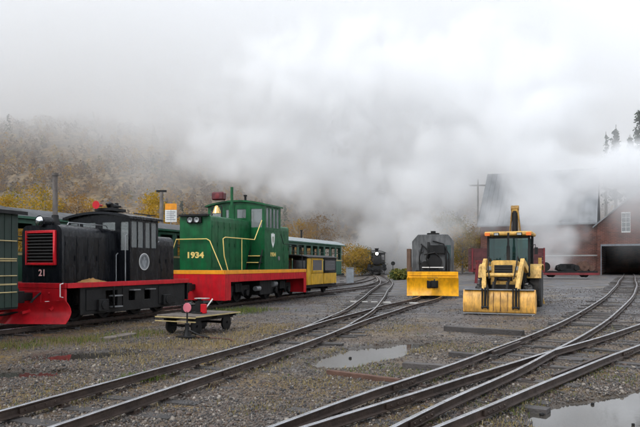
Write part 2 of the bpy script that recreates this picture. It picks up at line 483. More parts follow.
# ------------------------------------------------------------------ ground
def ground_material():
    m = bpy.data.materials.new('gravel_and_cinders')
    nt, out = nodes_of(m); N = nt.nodes.new
    b = N('ShaderNodeBsdfPrincipled')
    co = N('ShaderNodeTexCoord'); V = co.outputs['Object']
    def noise(scale, detail=5, rough=0.55):
        n = N('ShaderNodeTexNoise'); n.inputs['Scale'].default_value = scale; n.inputs['Detail'].default_value = detail; n.inputs['Roughness'].default_value = rough
        link(nt, V, n.inputs['Vector']); return n.outputs['Fac']
    def rng(v, a, b_, c=0.0, d=1.0):
        r = N('ShaderNodeMapRange'); r.interpolation_type = 'SMOOTHSTEP'
        for k, x in zip(('From Min', 'From Max', 'To Min', 'To Max'), (a, b_, c, d)): r.inputs[k].default_value = x
        link(nt, v, r.inputs['Value']); return r.outputs['Result']
    def math_(op, a, b_):
        n = N('ShaderNodeMath'); n.operation = op
        for i, q in enumerate((a, b_)):
            if isinstance(q, (int, float)): n.inputs[i].default_value = q
            else: link(nt, q, n.inputs[i])
        return n.outputs[0]
    def mix(f, a, b_):
        n = N('ShaderNodeMix'); n.data_type = 'RGBA'
        link(nt, f, n.inputs['Factor'])
        for k, q in (('A', a), ('B', b_)):
            if isinstance(q, tuple): n.inputs[k].default_value = (*q, 1)
            else: link(nt, q, n.inputs[k])
        return n.outputs['Result']
    v1 = N('ShaderNodeTexVoronoi'); v1.inputs['Scale'].default_value = 34
    link(nt, V, v1.inputs['Vector'])
    ramp = N('ShaderNodeValToRGB'); ramp.color_ramp.interpolation = 'CONSTANT'
    el = ramp.color_ramp.elements
    el[0].position = 0; el[0].color = (0.022, 0.020, 0.020, 1)
    for p, c in ((0.25, (0.06, 0.055, 0.054)), (0.45, (0.09, 0.079, 0.072)), (0.62, (0.14, 0.13, 0.124)), (0.78, (0.075, 0.056, 0.048)), (0.88, (0.25, 0.235, 0.22))):
        e = el.new(p); e.color = (*c, 1)
    sp = N('ShaderNodeSeparateColor'); link(nt, v1.outputs['Color'], sp.inputs[0])
    link(nt, sp.outputs[0], ramp.inputs['Fac'])
    dirt = mix(noise(9, 6), (0.045, 0.033, 0.023), (0.13, 0.094, 0.062))
    f_dirt = rng(noise(0.42, 6, 0.6), 0.36, 0.58, 0.15, 0.9)
    c = mix(f_dirt, ramp.outputs['Color'], dirt)
    # blue grey cinders on the right and to the rear, where the machine stands
    sx = N('ShaderNodeSeparateXYZ'); link(nt, V, sx.inputs[0])
    wob = math_('MULTIPLY', math_('SUBTRACT', noise(0.25, 4), 0.5), 9)
    f_c = rng(math_('ADD', math_('ADD', sx.outputs['Y'], wob), math_('MULTIPLY', sx.outputs['X'], 0.15)), 16, 23, 0, 0.75)
    cind = mix(sp.outputs[1], (0.025, 0.027, 0.031), (0.15, 0.153, 0.165))
    c = mix(f_c, c, cind)
    # straw coloured litter in patches
    f_s = math_('MULTIPLY', rng(noise(0.75, 7, 0.65), 0.50, 0.64), rng(noise(14, 3), 0.42, 0.6, 0, 0.8))
    c = mix(f_s, c, (0.19, 0.135, 0.06))
    at_ = N('ShaderNodeAttribute'); at_.attribute_name = 'tint'          # soaked ground round the puddles
    hs = N('ShaderNodeHueSaturation'); link(nt, c, hs.inputs['Color']); hs.inputs['Saturation'].default_value = 1.45
    link(nt, rng(at_.outputs['Fac'], 0, 1, 1.05, 0.42), hs.inputs['Value'])
    link(nt, hs.outputs['Color'], b.inputs['Base Color'])
    link(nt, math_('SUBTRACT', rng(noise(0.9, 5), 0.35, 0.65, 0.42, 0.72), math_('MULTIPLY', at_.outputs['Fac'], 0.28)), b.inputs['Roughness'])
    bp = N('ShaderNodeBump'); bp.inputs['Strength'].default_value = 0.9; bp.inputs['Distance'].default_value = 0.025
    link(nt, math_('ADD', math_('MULTIPLY', v1.outputs['Distance'], -1.0), math_('MULTIPLY', noise(60, 3), 0.6)), bp.inputs['Height'])
    link(nt, bp.outputs['Normal'], b.inputs['Normal'])
    link(nt, b.outputs[0], out.inputs['Surface'])
    return m
GROUNDMAT = ground_material()
gx = axis(-900, 900, -11, 14, 0.13); gy = axis(-80, 1200, 4.5, 24, 0.13)
GX, GY = np.meshgrid(gx, gy)
GZ = gz(GX, GY)
nx, ny = len(gx), len(gy)
idx = np.arange(nx * ny).reshape(ny, nx)
faces = np.stack([idx[:-1, :-1], idx[:-1, 1:], idx[1:, 1:], idx[1:, :-1]], -1).reshape(-1, 4)
def near_track(x, y):
    d = np.full(x.shape, 99.0)
    for px in ((-2.94, 6.2, .345), (-7.38, 16.4, .37)):
        d = np.minimum(d, np.abs(x - (px[0] + px[2] * (y - px[1]))))
    return d
wet = np.clip(puddle_mask(GX, GY, 0.85, 2.0) * 0.9 + 0.75 * ss(0.55, 0.7, fbm(GX, GY, 2.6, 7)) * ss(0.42, 0.6, fbm(GX, GY, 0.5, 3)), 0, 1)
ground = raw_mesh('ground', np.stack([GX, GY, GZ], -1).reshape(-1, 3), faces, GROUNDMAT, smooth=True, attr=wet.ravel())
ground['kind'] = 'structure'
# water
m = bpy.data.materials.new('muddy_water'); nt, out = nodes_of(m)
b = nt.nodes.new('ShaderNodeBsdfPrincipled')
b.inputs['Base Color'].default_value = (0.05, 0.044, 0.037, 1); b.inputs['Roughness'].default_value = 0.03; b.inputs['IOR'].default_value = 1.6
b.inputs['Specular IOR Level'].default_value = 0.9
tc = nt.nodes.new('ShaderNodeTexCoord'); no = nt.nodes.new('ShaderNodeTexNoise'); no.inputs['Scale'].default_value = 14; no.inputs['Detail'].default_value = 2
bp = nt.nodes.new('ShaderNodeBump'); bp.inputs['Strength'].default_value = 0.05; bp.inputs['Distance'].default_value = 0.01
link(nt, tc.outputs['Object'], no.inputs['Vector']); link(nt, no.outputs['Fac'], bp.inputs['Height']); link(nt, bp.outputs['Normal'], b.inputs['Normal'])
link(nt, b.outputs[0], out.inputs['Surface'])
WATER = m
for (cx, cy_, a, bb, t, lv) in PUDDLES:
    n = 40
    vs = [(0, 0, 0)] + [(1.35 * a * math.cos(2 * PI * i / n) * math.cos(t) - 1.45 * bb * math.sin(2 * PI * i / n) * math.sin(t),
                         1.35 * a * math.cos(2 * PI * i / n) * math.sin(t) + 1.45 * bb * math.sin(2 * PI * i / n) * math.cos(t), 0) for i in range(n)]
    o = raw_mesh('puddle', vs, [(0, 1 + i, 1 + (i + 1) % n) for i in range(n)], WATER)
    o.location = (cx, cy_, float(gm(cx, cy_)) + lv - 0.012); o['kind'] = 'structure'

# ------------------------------------------------------------------ railway tracks
def spline(pts, step=0.35):
    P = [Vector((x, y, 0)) for x, y in pts]
    P = [P[0] * 2 - P[1]] + P + [P[-1] * 2 - P[-2]]
    out = []
    for i in range(1, len(P) - 2):
        n = max(2, int((P[i + 1] - P[i]).length / step))
        for k in range(n):
            t = k / n
            a, b_, c, d = P[i - 1], P[i], P[i + 1], P[i + 2]
            out.append(0.5 * ((2 * b_) + (c - a) * t + (2 * a - 5 * b_ + 4 * c - d) * t * t + (3 * b_ - a - 3 * c + d) * t ** 3))
    out.append(P[-2])
    # smooth
    for _ in range(4):
        out = [out[0]] + [(out[i - 1] + out[i] * 2 + out[i + 1]) / 4 for i in range(1, len(out) - 1)] + [out[-1]]
    return out
def frames(line):
    r = []
    for i, p in enumerate(line):
        d = (line[min(i + 1, len(line) - 1)] - line[max(i - 1, 0)]).normalized()
        r.append((p, d, Vector((d.y, -d.x, 0))))
    return r
RAILPROF = [(-0.048, 0), (0.048, 0), (0.048, 0.012), (0.009, 0.026), (0.009, 0.080), (0.026, 0.092), (0.026, 0.108), (0.017, 0.116), (-0.017, 0.116), (-0.026, 0.108), (-0.026, 0.092), (-0.009, 0.080), (-0.009, 0.026), (-0.048, 0.012)]
def rail_mesh(parent, fr, off, dz=0.0, top=None):
    vs, fs, ms = [], [], []
    n = len(RAILPROF)
    for (p, d, r) in fr:
        z0 = float(gm(p.x, p.y)) + 0.055 + dz
        for (a, h) in RAILPROF:
            q = p + r * (off + a)
            vs.append((q.x, q.y, z0 + h * 0.91))
    for k in range(len(fr) - 1):
        for i in range(n):
            j = (i + 1) % n
            fs.append((k * n + i, k * n + j, (k + 1) * n + j, (k + 1) * n + i))
            ms.append(1 if i in (6, 7, 8) else 0)
    fs += [tuple(range(n - 1, -1, -1)), tuple(range((len(fr) - 1) * n, len(fr) * n))]; ms += [0, 0]
    b = MB(); b.v, b.f, b.m = vs, fs, ms
    return b.build('rail', [RAILSIDE, top or RAILTOP], parent, smooth=30)
SLEEPERS = []
def sleeper_variant(L):
    b = MB()
    n = 6
    vs = []
    for i in range(n + 1):
        x = -L / 2 + L * i / n
        w = 0.1 + random.uniform(-0.008, 0.008); h = random.uniform(-0.008, 0.006)
        vs += [(x, -w, -0.15), (x, w, -0.15), (x, w - 0.008, h), (x, -w + 0.008, h + random.uniform(-.004, .004))]
    fs = []
    for i in range(n):
        for k in range(4):
            fs.append((i * 4 + k, i * 4 + (k + 1) % 4, (i + 1) * 4 + (k + 1) % 4, (i + 1) * 4 + k))
    fs += [(3, 2, 1, 0), tuple(n * 4 + k for k in range(4))]
    b.add(vs, fs)
    for s in (-1, 1):                        # tie plates and spikes under each rail
        c = s * 0.485 - (L - 1.98) * 0.0
        b.box(c - 0.085, c + 0.085, -0.06, 0.06, -0.01, 0.014, 1)
        for (dx, dy) in ((-0.062, 0.035), (0.062, -0.035), (0.062, 0.035)): b.box(c + dx - 0.012, c + dx + 0.012, dy - 0.012, dy + 0.012, 0.0, 0.04, 1)
    o = b.build('sleeper', [SLEEPER, RAILSIDE], None, smooth=0)
    me = o.data; bpy.data.objects.remove(o)
    return me
SV = [sleeper_variant(1.98) for _ in range(5)]
SVLONG = [sleeper_variant(2.35) for _ in range(4)]
def sleepers(parent, line, y0, y1, spacing=0.62, long=None, shift=None):
    acc, nxt, k = 0.0, 0.0, 0
    for i in range(1, len(line)):
        acc += (line[i] - line[i - 1]).length
        if acc < nxt: continue
        nxt += spacing * random.uniform(0.9, 1.1)
        p = line[i]
        if not (y0 <= p.y <= y1): continue
        d = (line[min(i + 1, len(line) - 1)] - line[i - 1]).normalized()
        r = Vector((d.y, -d.x, 0))
        L = long is not None and long[0] <= p.y <= long[1]
        q = p + r * ((shift or 0.0) if L else 0.0) + r * random.uniform(-0.09, 0.09)
        me = random.choice(SVLONG if L else SV)
        o = bpy.data.objects.new('sleeper', me); COL.objects.link(o); o.parent = parent
        z = float(gm(q.x, q.y)) + 0.032 - random.random() ** 1.3 * 0.05
        o.matrix_local = Matrix.Translation((q.x, q.y, z)) @ Matrix.Rotation(math.atan2(r.y, r.x) + random.uniform(-0.03, 0.03), 4, 'Z') @ Matrix.Rotation(random.uniform(-.012, .012), 4, 'Y')
        k += 1
    return k
GAUGE = 0.485
LINES = {}
def track(key, label, pts, sl, dz=0.0, long=None, shift=None, lead=True):
    t = thing('railway_track', label, 'railway track', group='narrow gauge tracks across the yard')
    line = spline(pts); LINES[key] = line
    fr = frames(line)
    rail_mesh(t, fr, -GAUGE, dz); rail_mesh(t, fr, GAUGE, dz)
    if sl: sleepers(t, line, sl[0], sl[1], long=long, shift=shift)
    return t, fr
HD = Vector((0.347, 0.938, 0)).normalized()          # direction of the tracks on the left, away from the camera
HROT = math.atan2(HD.y, HD.x)
T1 = lambda y: (-7.38 + 0.37 * (y - 16.4), y)
T2 = lambda y: (-11.13 + 0.37 * (y - 17.79), y)
def joint_bars(t, fr, off, ys):
    for y in ys:
        p, d, r = min(fr, key=lambda q: abs(q[0].y - y))
        for s in (-1, 1):
            b = MB(); b.box(-0.3, 0.3, -0.014, 0.014, 0, 0.055)
            for k in (-.22, -.08, .08, .22): b.cyl((k, -.028, .028), (k, .028, .028), .014, 6)
            o = b.build('joint_bar', RAILSIDE, t)
            q = p + r * (off + s * 0.024)
            o.matrix_local = Matrix.Translation((q.x, q.y, float(gm(q.x, q.y)) + 0.073)) @ Matrix.Rotation(math.atan2(d.y, d.x), 4, 'Z')
tA, frA = track('A1', 'left foreground railway track leading back to the steam locomotive', [(-4.0, 3.0), (-2.94, 6.2), (-2.35, 7.9), (-1.87, 9.3), (-1.02, 11.75), (-.05, 14.9), (.46, 17.3), (1.31, 21.6), (2.25, 28.17), (2.74, 31.8), (3.35, 36.68), (5.7, 55.2), (7.75, 87), (8.6, 120)], (3, 62))
track('A2', 'railway track curving off under the yellow snowplow wagon', [(-.05, 14.95), (.9, 18.1), (2.0, 21.3), (2.92, 24.11), (3.5, 25.45), (4.7, 28.3), (5.6, 31.5), (7, 38), (8.2, 45)], (18.5, 40), dz=-0.004)
track('T1', 'railway track under the black and the green diesel locomotives', [T1(4), T1(10), T1(16), T1(22), T1(28), T1(34), T1(40), T1(44), (4.3, 49.5), (5.6, 57), (6.5, 68), (7.3, 82)], (7, 56), dz=-0.007)
track('T2', 'railway track under the row of green coaches', [T2(6), T2(14), T2(22), T2(30), T2(38), T2(46), T2(51), (3.2, 57.5), (5.0, 67), (6.6, 80)], (36, 60), dz=-0.010)
tB, frB = track('BL', 'right foreground railway track curving into the brick engine house', [(-1.75, 3.0), (-.06, 5.69), (1.03, 7.44), (2.4, 9.44), (3.7, 11.55), (4.75, 13.2), (6.9, 16.75), (8.37, 19.3), (11.9, 25.5), (14.3, 30.1), (16.64, 34.7), (20.5, 42.7), (28.0, 58.0), (35.5, 73.6), (41, 85.3)], (3, 60), long=(3, 10.2), shift=0.12)
tC, frC = track('BR', 'railway track branching off to the right past the large puddle', [(-1.75, 3.05), (.21, 5.66), (1.29, 7.0), (2.4, 8.42), (3.42, 9.68), (4.4, 10.9), (5.55, 12.25), (6.44, 13.3), (8.43, 15.75), (16, 25), (30, 42)], (10.3, 30), dz=-0.004)
joint_bars(tA, frA, -GAUGE, (6.9, 12.4, 18.2)); joint_bars(tA, frA, GAUGE, (9.6, 15.0))
joint_bars(tB, frB, -GAUGE, (8.2, 13.9, 19.5)); joint_bars(tB, frB, GAUGE, (6.6, 12.4, 18.3)); joint_bars(tC, frC, GAUGE, (7.2, 11.6)); joint_bars(tC, frC, -GAUGE, (6.9,))
# guard rails and a frog wing at the turnouts
def piece_of(fr, y0, y1, off, parent, dz):
    f = [q for q in fr if y0 <= q[0].y <= y1]
    rail_mesh(parent, f, off, dz, RAILSIDE)
piece_of(frC, 9.0, 11.3, GAUGE - 0.11, tC, -0.008)
piece_of(frB, 10.7, 12.6, -GAUGE + 0.10, tB, -0.006)
piece_of(frA, 18.5, 21.5, -GAUGE + 0.10, tA, -0.006)

# ------------------------------------------------------------------ gravel stones and grass on the ground
def tint_mat(name, stops, rough=0.75, spec=0.4, trans=False):
    m = bpy.data.materials.new(name); nt, out = nodes_of(m); N = nt.nodes.new
    b = N('ShaderNodeBsdfPrincipled'); b.inputs['Roughness'].default_value = rough; b.inputs['Specular IOR Level'].default_value = spec
    at = N('ShaderNodeAttribute'); at.attribute_name = 'tint'
    rp = N('ShaderNodeValToRGB'); el = rp.color_ramp.elements
    el[0].position = stops[0][0]; el[0].color = (*stops[0][1], 1)
    el[1].position = stops[-1][0]; el[1].color = (*stops[-1][1], 1)
    for p, c in stops[1:-1]:
        e = el.new(p); e.color = (*c, 1)
    link(nt, at.outputs['Fac'], rp.inputs['Fac']); link(nt, rp.outputs['Color'], b.inputs['Base Color'])
    if trans:
        tr = N('ShaderNodeBsdfTranslucent'); link(nt, rp.outputs['Color'], tr.inputs['Color'])
        mx = N('ShaderNodeMixShader'); mx.inputs[0].default_value = 0.35
        link(nt, b.outputs[0], mx.inputs[1]); link(nt, tr.outputs[0], mx.inputs[2]); link(nt, mx.outputs[0], out.inputs['Surface'])
    else:
        link(nt, b.outputs[0], out.inputs['Surface'])
    return m
STONES = tint_mat('ballast_stone', [(0, (0.02, 0.019, 0.02)), (0.3, (0.055, 0.049, 0.046)), (0.5, (0.10, 0.083, 0.07)), (0.64, (0.085, 0.055, 0.042)), (0.8, (0.15, 0.122, 0.095)), (1, (0.34, 0.305, 0.265))], 0.4)
def ico():
    p = (1 + 5 ** .5) / 2
    v = np.array([(-1, p, 0), (1, p, 0), (-1, -p, 0), (1, -p, 0), (0, -1, p), (0, 1, p), (0, -1, -p), (0, 1, -p), (p, 0, -1), (p, 0, 1), (-p, 0, -1), (-p, 0, 1)]) / math.hypot(1, p)
    f = np.array([(0, 11, 5), (0, 5, 1), (0, 1, 7), (0, 7, 10), (0, 10, 11), (1, 5, 9), (5, 11, 4), (11, 10, 2), (10, 7, 6), (7, 1, 8), (3, 9, 4), (3, 4, 2), (3, 2, 6), (3, 6, 8), (3, 8, 9), (4, 9, 5), (2, 4, 11), (6, 2, 10), (8, 6, 7), (9, 8, 1)])
    return v, f
def scatter_y(n, y0, y1, power=1.6):
    u = RNG.random(n)
    a = 1 - power
    return (y0 ** a + u * (y1 ** a - y0 ** a)) ** (1 / a)
def rand_rot(n):
    q = RNG.normal(size=(n, 4)); q /= np.linalg.norm(q, axis=1)[:, None]
    w, x, y, z = q.T
    return np.stack([np.stack([1 - 2 * (y * y + z * z), 2 * (x * y - z * w), 2 * (x * z + y * w)], -1),
                     np.stack([2 * (x * y + z * w), 1 - 2 * (x * x + z * z), 2 * (y * z - x * w)], -1),
                     np.stack([2 * (x * z - y * w), 2 * (y * z + x * w), 1 - 2 * (x * x + y * y)], -1)], 1)
def track_dist(x, y):
    d = np.full(x.shape, 99.0)
    for k in ('A1', 'BL', 'BR', 'A2'):
        L = np.array([(p.x, p.y) for p in LINES[k] if p.y < 40])
        lx = np.interp(y, L[:, 1], L[:, 0]); sl = np.gradient(L[:, 0], L[:, 1]); s = np.interp(y, L[:, 1], sl)
        d = np.minimum(d, np.abs(x - lx) / np.hypot(1, s))
    return d
N0 = 185000
sy = scatter_y(N0, 5.2, 34, 1.1); sx_ = (RNG.random(N0) - 0.5) * 1.16 * sy
td = track_dist(sx_, sy)
keep = RNG.random(N0) < np.clip(0.18 + 0.62 * ss(0.40, 0.62, fbm(sx_, sy, 2.2, 2)) + 0.25 * (td < 1.3), 0, 1)
keep &= (puddle_mask(sx_, sy) < 0.3) | (RNG.random(N0) < 0.02)
sx_, sy = sx_[keep], sy[keep]
ns = len(sx_)
iv, jf = ico()
size = 0.0095 * np.exp(RNG.normal(size=ns) * 0.42) * (1 + 0.012 * sy)
sc = size[:, None] * (1 + RNG.uniform(-0.3, 0.3, (ns, 3))); sc[:, 2] *= 0.75
R = rand_rot(ns)
jit = 1 + RNG.uniform(-0.18, 0.18, (ns, 12, 1))
vv = np.einsum('nij,nkj->nki', R, iv[None] * jit * sc[:, None, :])
sz = gz(sx_, sy) + size * 0.25
vv += np.stack([sx_, sy, sz], -1)[:, None, :]
ff = jf[None] + (np.arange(ns) * 12)[:, None, None]
tint = np.clip(RNG.beta(1.6, 1.8, ns), 0, 1)
gst = raw_mesh('gravel_stones', vv.reshape(-1, 3), ff.reshape(-1, 3), STONES, attr=np.repeat(tint, 12))
gst['kind'] = 'stuff'; gst['label'] = 'loose grey and brown ballast stones strewn over the yard'; gst['category'] = 'gravel'
# larger loose stones lying about
# grass
GRASS = tint_mat('dry_and_green_grass', [(0, (0.33, 0.26, 0.13)), (0.35, (0.25, 0.19, 0.085)), (0.6, (0.19, 0.17, 0.06)), (0.8, (0.10, 0.13, 0.025)), (1, (0.065, 0.12, 0.02))], 0.7, 0.3, True)
gp = []                                      # tufts: x, y, height, tint
def tufts(n, cx, cy_, rx, ry, h, t0, t1):
    x = cx + RNG.normal(size=n) * rx; y = cy_ + RNG.normal(size=n) * ry
    gp.append(np.stack([x, y, h * RNG.uniform(0.5, 1.2, n), RNG.uniform(t0, t1, n)], -1))
NG = 52000
y = scatter_y(NG, 5.5, 32, 1.3); x = (RNG.random(NG) - 0.5) * 1.16 * y
f = fbm(x, y, 1.1, 4); td = track_dist(x, y)
k = (RNG.random(NG) < ss(0.50, 0.64, f) * (0.35 + 0.65 * (np.abs(td - 0.85) < 0.45))) & (puddle_mask(x, y) < 0.2) & ~((y > 17) & (x > 2.5))
gp.append(np.stack([x[k], y[k], RNG.uniform(0.02, 0.07, k.sum()), np.clip(RNG.normal(0.30, 0.24, k.sum()) + 0.35 * (vnoise(x[k], y[k], 1.7, 6) > 0.62), 0, 1)], -1))
tufts(500, -2.62, 9.35, 0.16, 0.16, 0.09, 0.75, 1.0)            # green tuft between the rails
tufts(160, -2.45, 9.55, 0.25, 0.2, 0.06, 0.3, 0.8)
for (cx, cy_) in ((-5.6, 13.7), (-5.0, 14.4), (-4.5, 14.9), (-6.1, 13.0), (-4.9, 13.6), (-4.1, 15.7), (-5.4, 14.2), (-6.6, 12.6), (-7.0, 12.2)):
    tufts(230, cx + random.uniform(-.2, .2), cy_ + random.uniform(-.3, .3), 0.36, 0.26, random.uniform(.06, .12), 0.3, 1.0)            # along the black locomotive
for (cx, cy_) in ((-3.0, 22.5), (-2.5, 23.3), (-3.4, 21.6)): tufts(350, cx, cy_, 0.5, 0.4, 0.16, 0.6, 1.0)
for (cx, cy_) in ((-2.9, 13.6), (-2.3, 14.6), (-3.4, 12.8), (-2.0, 13.4), (-3.9, 12.9), (-1.6, 15.6), (-1.2, 16.8), (-3.2, 11.2)):
    tufts(260, cx, cy_, 0.4, 0.35, 0.08, 0.0, 0.5)
for (cx, cy_) in ((2.4, 7.6), (2.1, 7.2), (2.8, 8.3), (3.4, 8.9), (1.3, 6.6)): tufts(130, cx, cy_, 0.2, 0.2, 0.05, 0.4, 0.95)
for (cx, cy_) in ((0.5, 11.0), (1.9, 12.3), (1.9, 16.2), (2.3, 17.2), (2.4, 12.9), (0.2, 12.4), (0.1, 9.3), (-0.2, 9.0), (0.6, 8.7)): tufts(170, cx, cy_, 0.25, 0.25, 0.05, 0.05, 0.6)
G = np.concatenate(gp)
ng = len(G)
ang = RNG.random(ng) * 2 * PI; lean = RNG.uniform(0.1, 0.9, ng) * G[:, 2]; w = RNG.uniform(0.0025, 0.005, ng) * (1 + 0.05 * G[:, 1])
gzv = gz(G[:, 0], G[:, 1]) - 0.005
base = np.stack([G[:, 0], G[:, 1], gzv], -1)
sd = np.stack([np.cos(ang), np.sin(ang), np.zeros(ng)], -1); ld = np.stack([-np.sin(ang), np.cos(ang), np.zeros(ng)], -1)
up = np.array([0, 0, 1.0])
v0 = base - sd * w[:, None]; v1 = base + sd * w[:, None]
mid = base + up * (G[:, 2] * 0.6)[:, None] + ld * (lean * 0.35)[:, None]
v2 = mid + sd * w[:, None] * 0.8; v3 = mid - sd * w[:, None] * 0.8
v4 = base + up * G[:, 2][:, None] + ld * lean[:, None]
vv = np.stack([v0, v1, v2, v3, v4], 1)
o5 = (np.arange(ng) * 5)[:, None]
tri = np.concatenate([o5 + [0, 1, 2], o5 + [0, 2, 3], o5 + [3, 2, 4]])
gr = raw_mesh('grass', vv.reshape(-1, 3), tri, GRASS, attr=np.repeat(G[:, 3], 5))
gr['kind'] = 'stuff'; gr['label'] = 'thin straw coloured and green grass growing between the tracks'; gr['category'] = 'grass'

# ------------------------------------------------------------------ hillside behind the yard
def hill_h(x, y):
    d = y - 90 - 0.06 * x - 26 * ss(5, 45, x) - 34 * np.exp(-((x - 7) / 13) ** 2)
    d = d + (fbm(x, y, 45, 2) - 0.5) * 14
    rise = 0.40 * np.maximum(d, 0) + 0.0022 * np.maximum(d, 0) ** 2
    cap = 62 + 30 * (fbm(x, y, 70, 4) - 0.5) - 24 * ss(-20, 60, x)
    h = cap * (1 - np.exp(-rise / cap))
    h = h + (fbm(x, y, 14, 1) - 0.5) * 7 * ss(2, 40, d) + (fbm(x, y, 4, 3) - 0.5) * 2.2 * ss(2, 30, d)
    return np.where(d > 0, h, -1.5 + 0 * d) - 0.6
def hill_material():
    m = bpy.data.materials.new('scrubby_hillside'); nt, out = nodes_of(m); N = nt.nodes.new
    b = N('ShaderNodeBsdfPrincipled'); b.inputs['Roughness'].default_value = 0.95
    co = N('ShaderNodeTexCoord')
    def ramp(scale, stops, detail=8):
        n = N('ShaderNodeTexNoise'); n.inputs['Scale'].default_value = scale; n.inputs['Detail'].default_value = detail; n.inputs['Roughness'].default_value = 0.62
        link(nt, co.outputs['Object'], n.inputs['Vector'])
        r = N('ShaderNodeValToRGB'); el = r.color_ramp.elements
        el[0].position, el[0].color = stops[0][0], (*stops[0][1], 1); el[1].position, el[1].color = stops[-1][0], (*stops[-1][1], 1)
        for p, c in stops[1:-1]:
            e = el.new(p); e.color = (*c, 1)
        link(nt, n.outputs['Fac'], r.inputs['Fac']); return r.outputs['Color']
    a = ramp(0.09, [(0.36, (0.21, 0.145, 0.085)), (0.5, (0.27, 0.205, 0.12)), (0.58, (0.15, 0.13, 0.115)), (0.66, (0.36, 0.26, 0.09))])
    c = ramp(0.8, [(0.38, (0.3, 0.28, 0.27)), (0.62, (1.3, 1.22, 1.12))])
    mx = N('ShaderNodeMix'); mx.data_type = 'RGBA'; mx.blend_type = 'MULTIPLY'; mx.inputs['Factor'].default_value = 1
    link(nt, a, mx.inputs['A']); link(nt, c, mx.inputs['B']); link(nt, mx.outputs['Result'], b.inputs['Base Color'])
    link(nt, b.outputs[0], out.inputs['Surface'])
    return m
hx = np.arange(-300, 260, 2.4); hy = np.concatenate([np.arange(66, 200, 1.8), np.arange(200, 420, 6)])
HX, HY = np.meshgrid(hx, hy); HZ = hill_h(HX, HY)
idx = np.arange(HX.size).reshape(HX.shape)
hill = raw_mesh('hillside', np.stack([HX, HY, HZ], -1).reshape(-1, 3), np.stack([idx[:-1, :-1], idx[:-1, 1:], idx[1:, 1:], idx[1:, :-1]], -1).reshape(-1, 4), hill_material(), smooth=True)
hill['kind'] = 'structure'
LEAF = tint_mat('autumn_foliage', [(0, (0.15, 0.13, 0.115)), (0.25, (0.22, 0.155, 0.105)), (0.42, (0.34, 0.19, 0.045)), (0.58, (0.46, 0.28, 0.03)), (0.72, (0.21, 0.18, 0.035)), (0.88, (0.055, 0.085, 0.03)), (1, (0.022, 0.04, 0.022))], 0.8, 0.2, True)
def leaf_quads(P, size, tint):
    """One small folded quad per point."""
    n = len(P); R = rand_rot(n)
    q = np.array([(-1, -0.6, 0), (1, -0.6, 0.15), (1, 0.6, 0), (-1, 0.6, 0.2)])
    vv = np.einsum('nij,nkj->nki', R, q[None] * np.asarray(size)[:, None, None]) + P[:, None, :]
    return vv.reshape(-1, 3), np.arange(n * 4).reshape(-1, 4), np.repeat(tint, 4)
nw = 5200
wx = RNG.uniform(-130, 75, nw); wy = 84 + (RNG.random(nw) ** 1.3) * 120
hh = hill_h(wx, wy); k = hh > 0.2
wx, wy, hh = wx[k], wy[k], hh[k]; nw = len(wx)
cl = fbm(wx, wy, 22, 6); kind = RNG.random(nw)
wt = np.where(kind < 0.50, RNG.uniform(0.0, 0.26, nw), np.where(kind < 0.68 + 0.4 * (cl - 0.5), RNG.uniform(0.38, 0.62, nw), np.where(kind < 0.975, RNG.uniform(0.2, 0.46, nw), RNG.uniform(0.66, 1.0, nw))))
wh = np.where(wt > 0.86, RNG.uniform(3, 7, nw), RNG.uniform(1.0, 3.4, nw))
LP, LS, LT = [], [], []
per = 60
t = RNG.random((nw, per)); a = RNG.random((nw, per)) * 2 * PI
rad = np.where(wt > 0.86, 0.22, 0.34)[:, None] * wh[:, None] * np.sqrt(RNG.random((nw, per))) * np.where((wt > 0.86)[:, None], 1 - t * 0.95, np.sin(np.clip(t * 0.85 + 0.12, 0, 1) * PI))
px = wx[:, None] + rad * np.cos(a); py = wy[:, None] + rad * np.sin(a); pz = hh[:, None] + wh[:, None] * (0.12 + 0.88 * t)
P = np.stack([px, py, pz], -1).reshape(-1, 3)
S = np.repeat(wh * 0.036 + 0.05, per) * RNG.uniform(0.5, 1.3, nw * per)
T = np.clip(np.repeat(wt, per) + RNG.normal(size=nw * per) * 0.03, 0, 1)
vq, fq, tq = leaf_quads(P, S, T)
wood = raw_mesh('hillside_woodland', vq, fq, LEAF, attr=tq)
wood['kind'] = 'stuff'; wood['label'] = 'brown and golden autumn scrub covering the misty hillside'; wood['category'] = 'woodland'

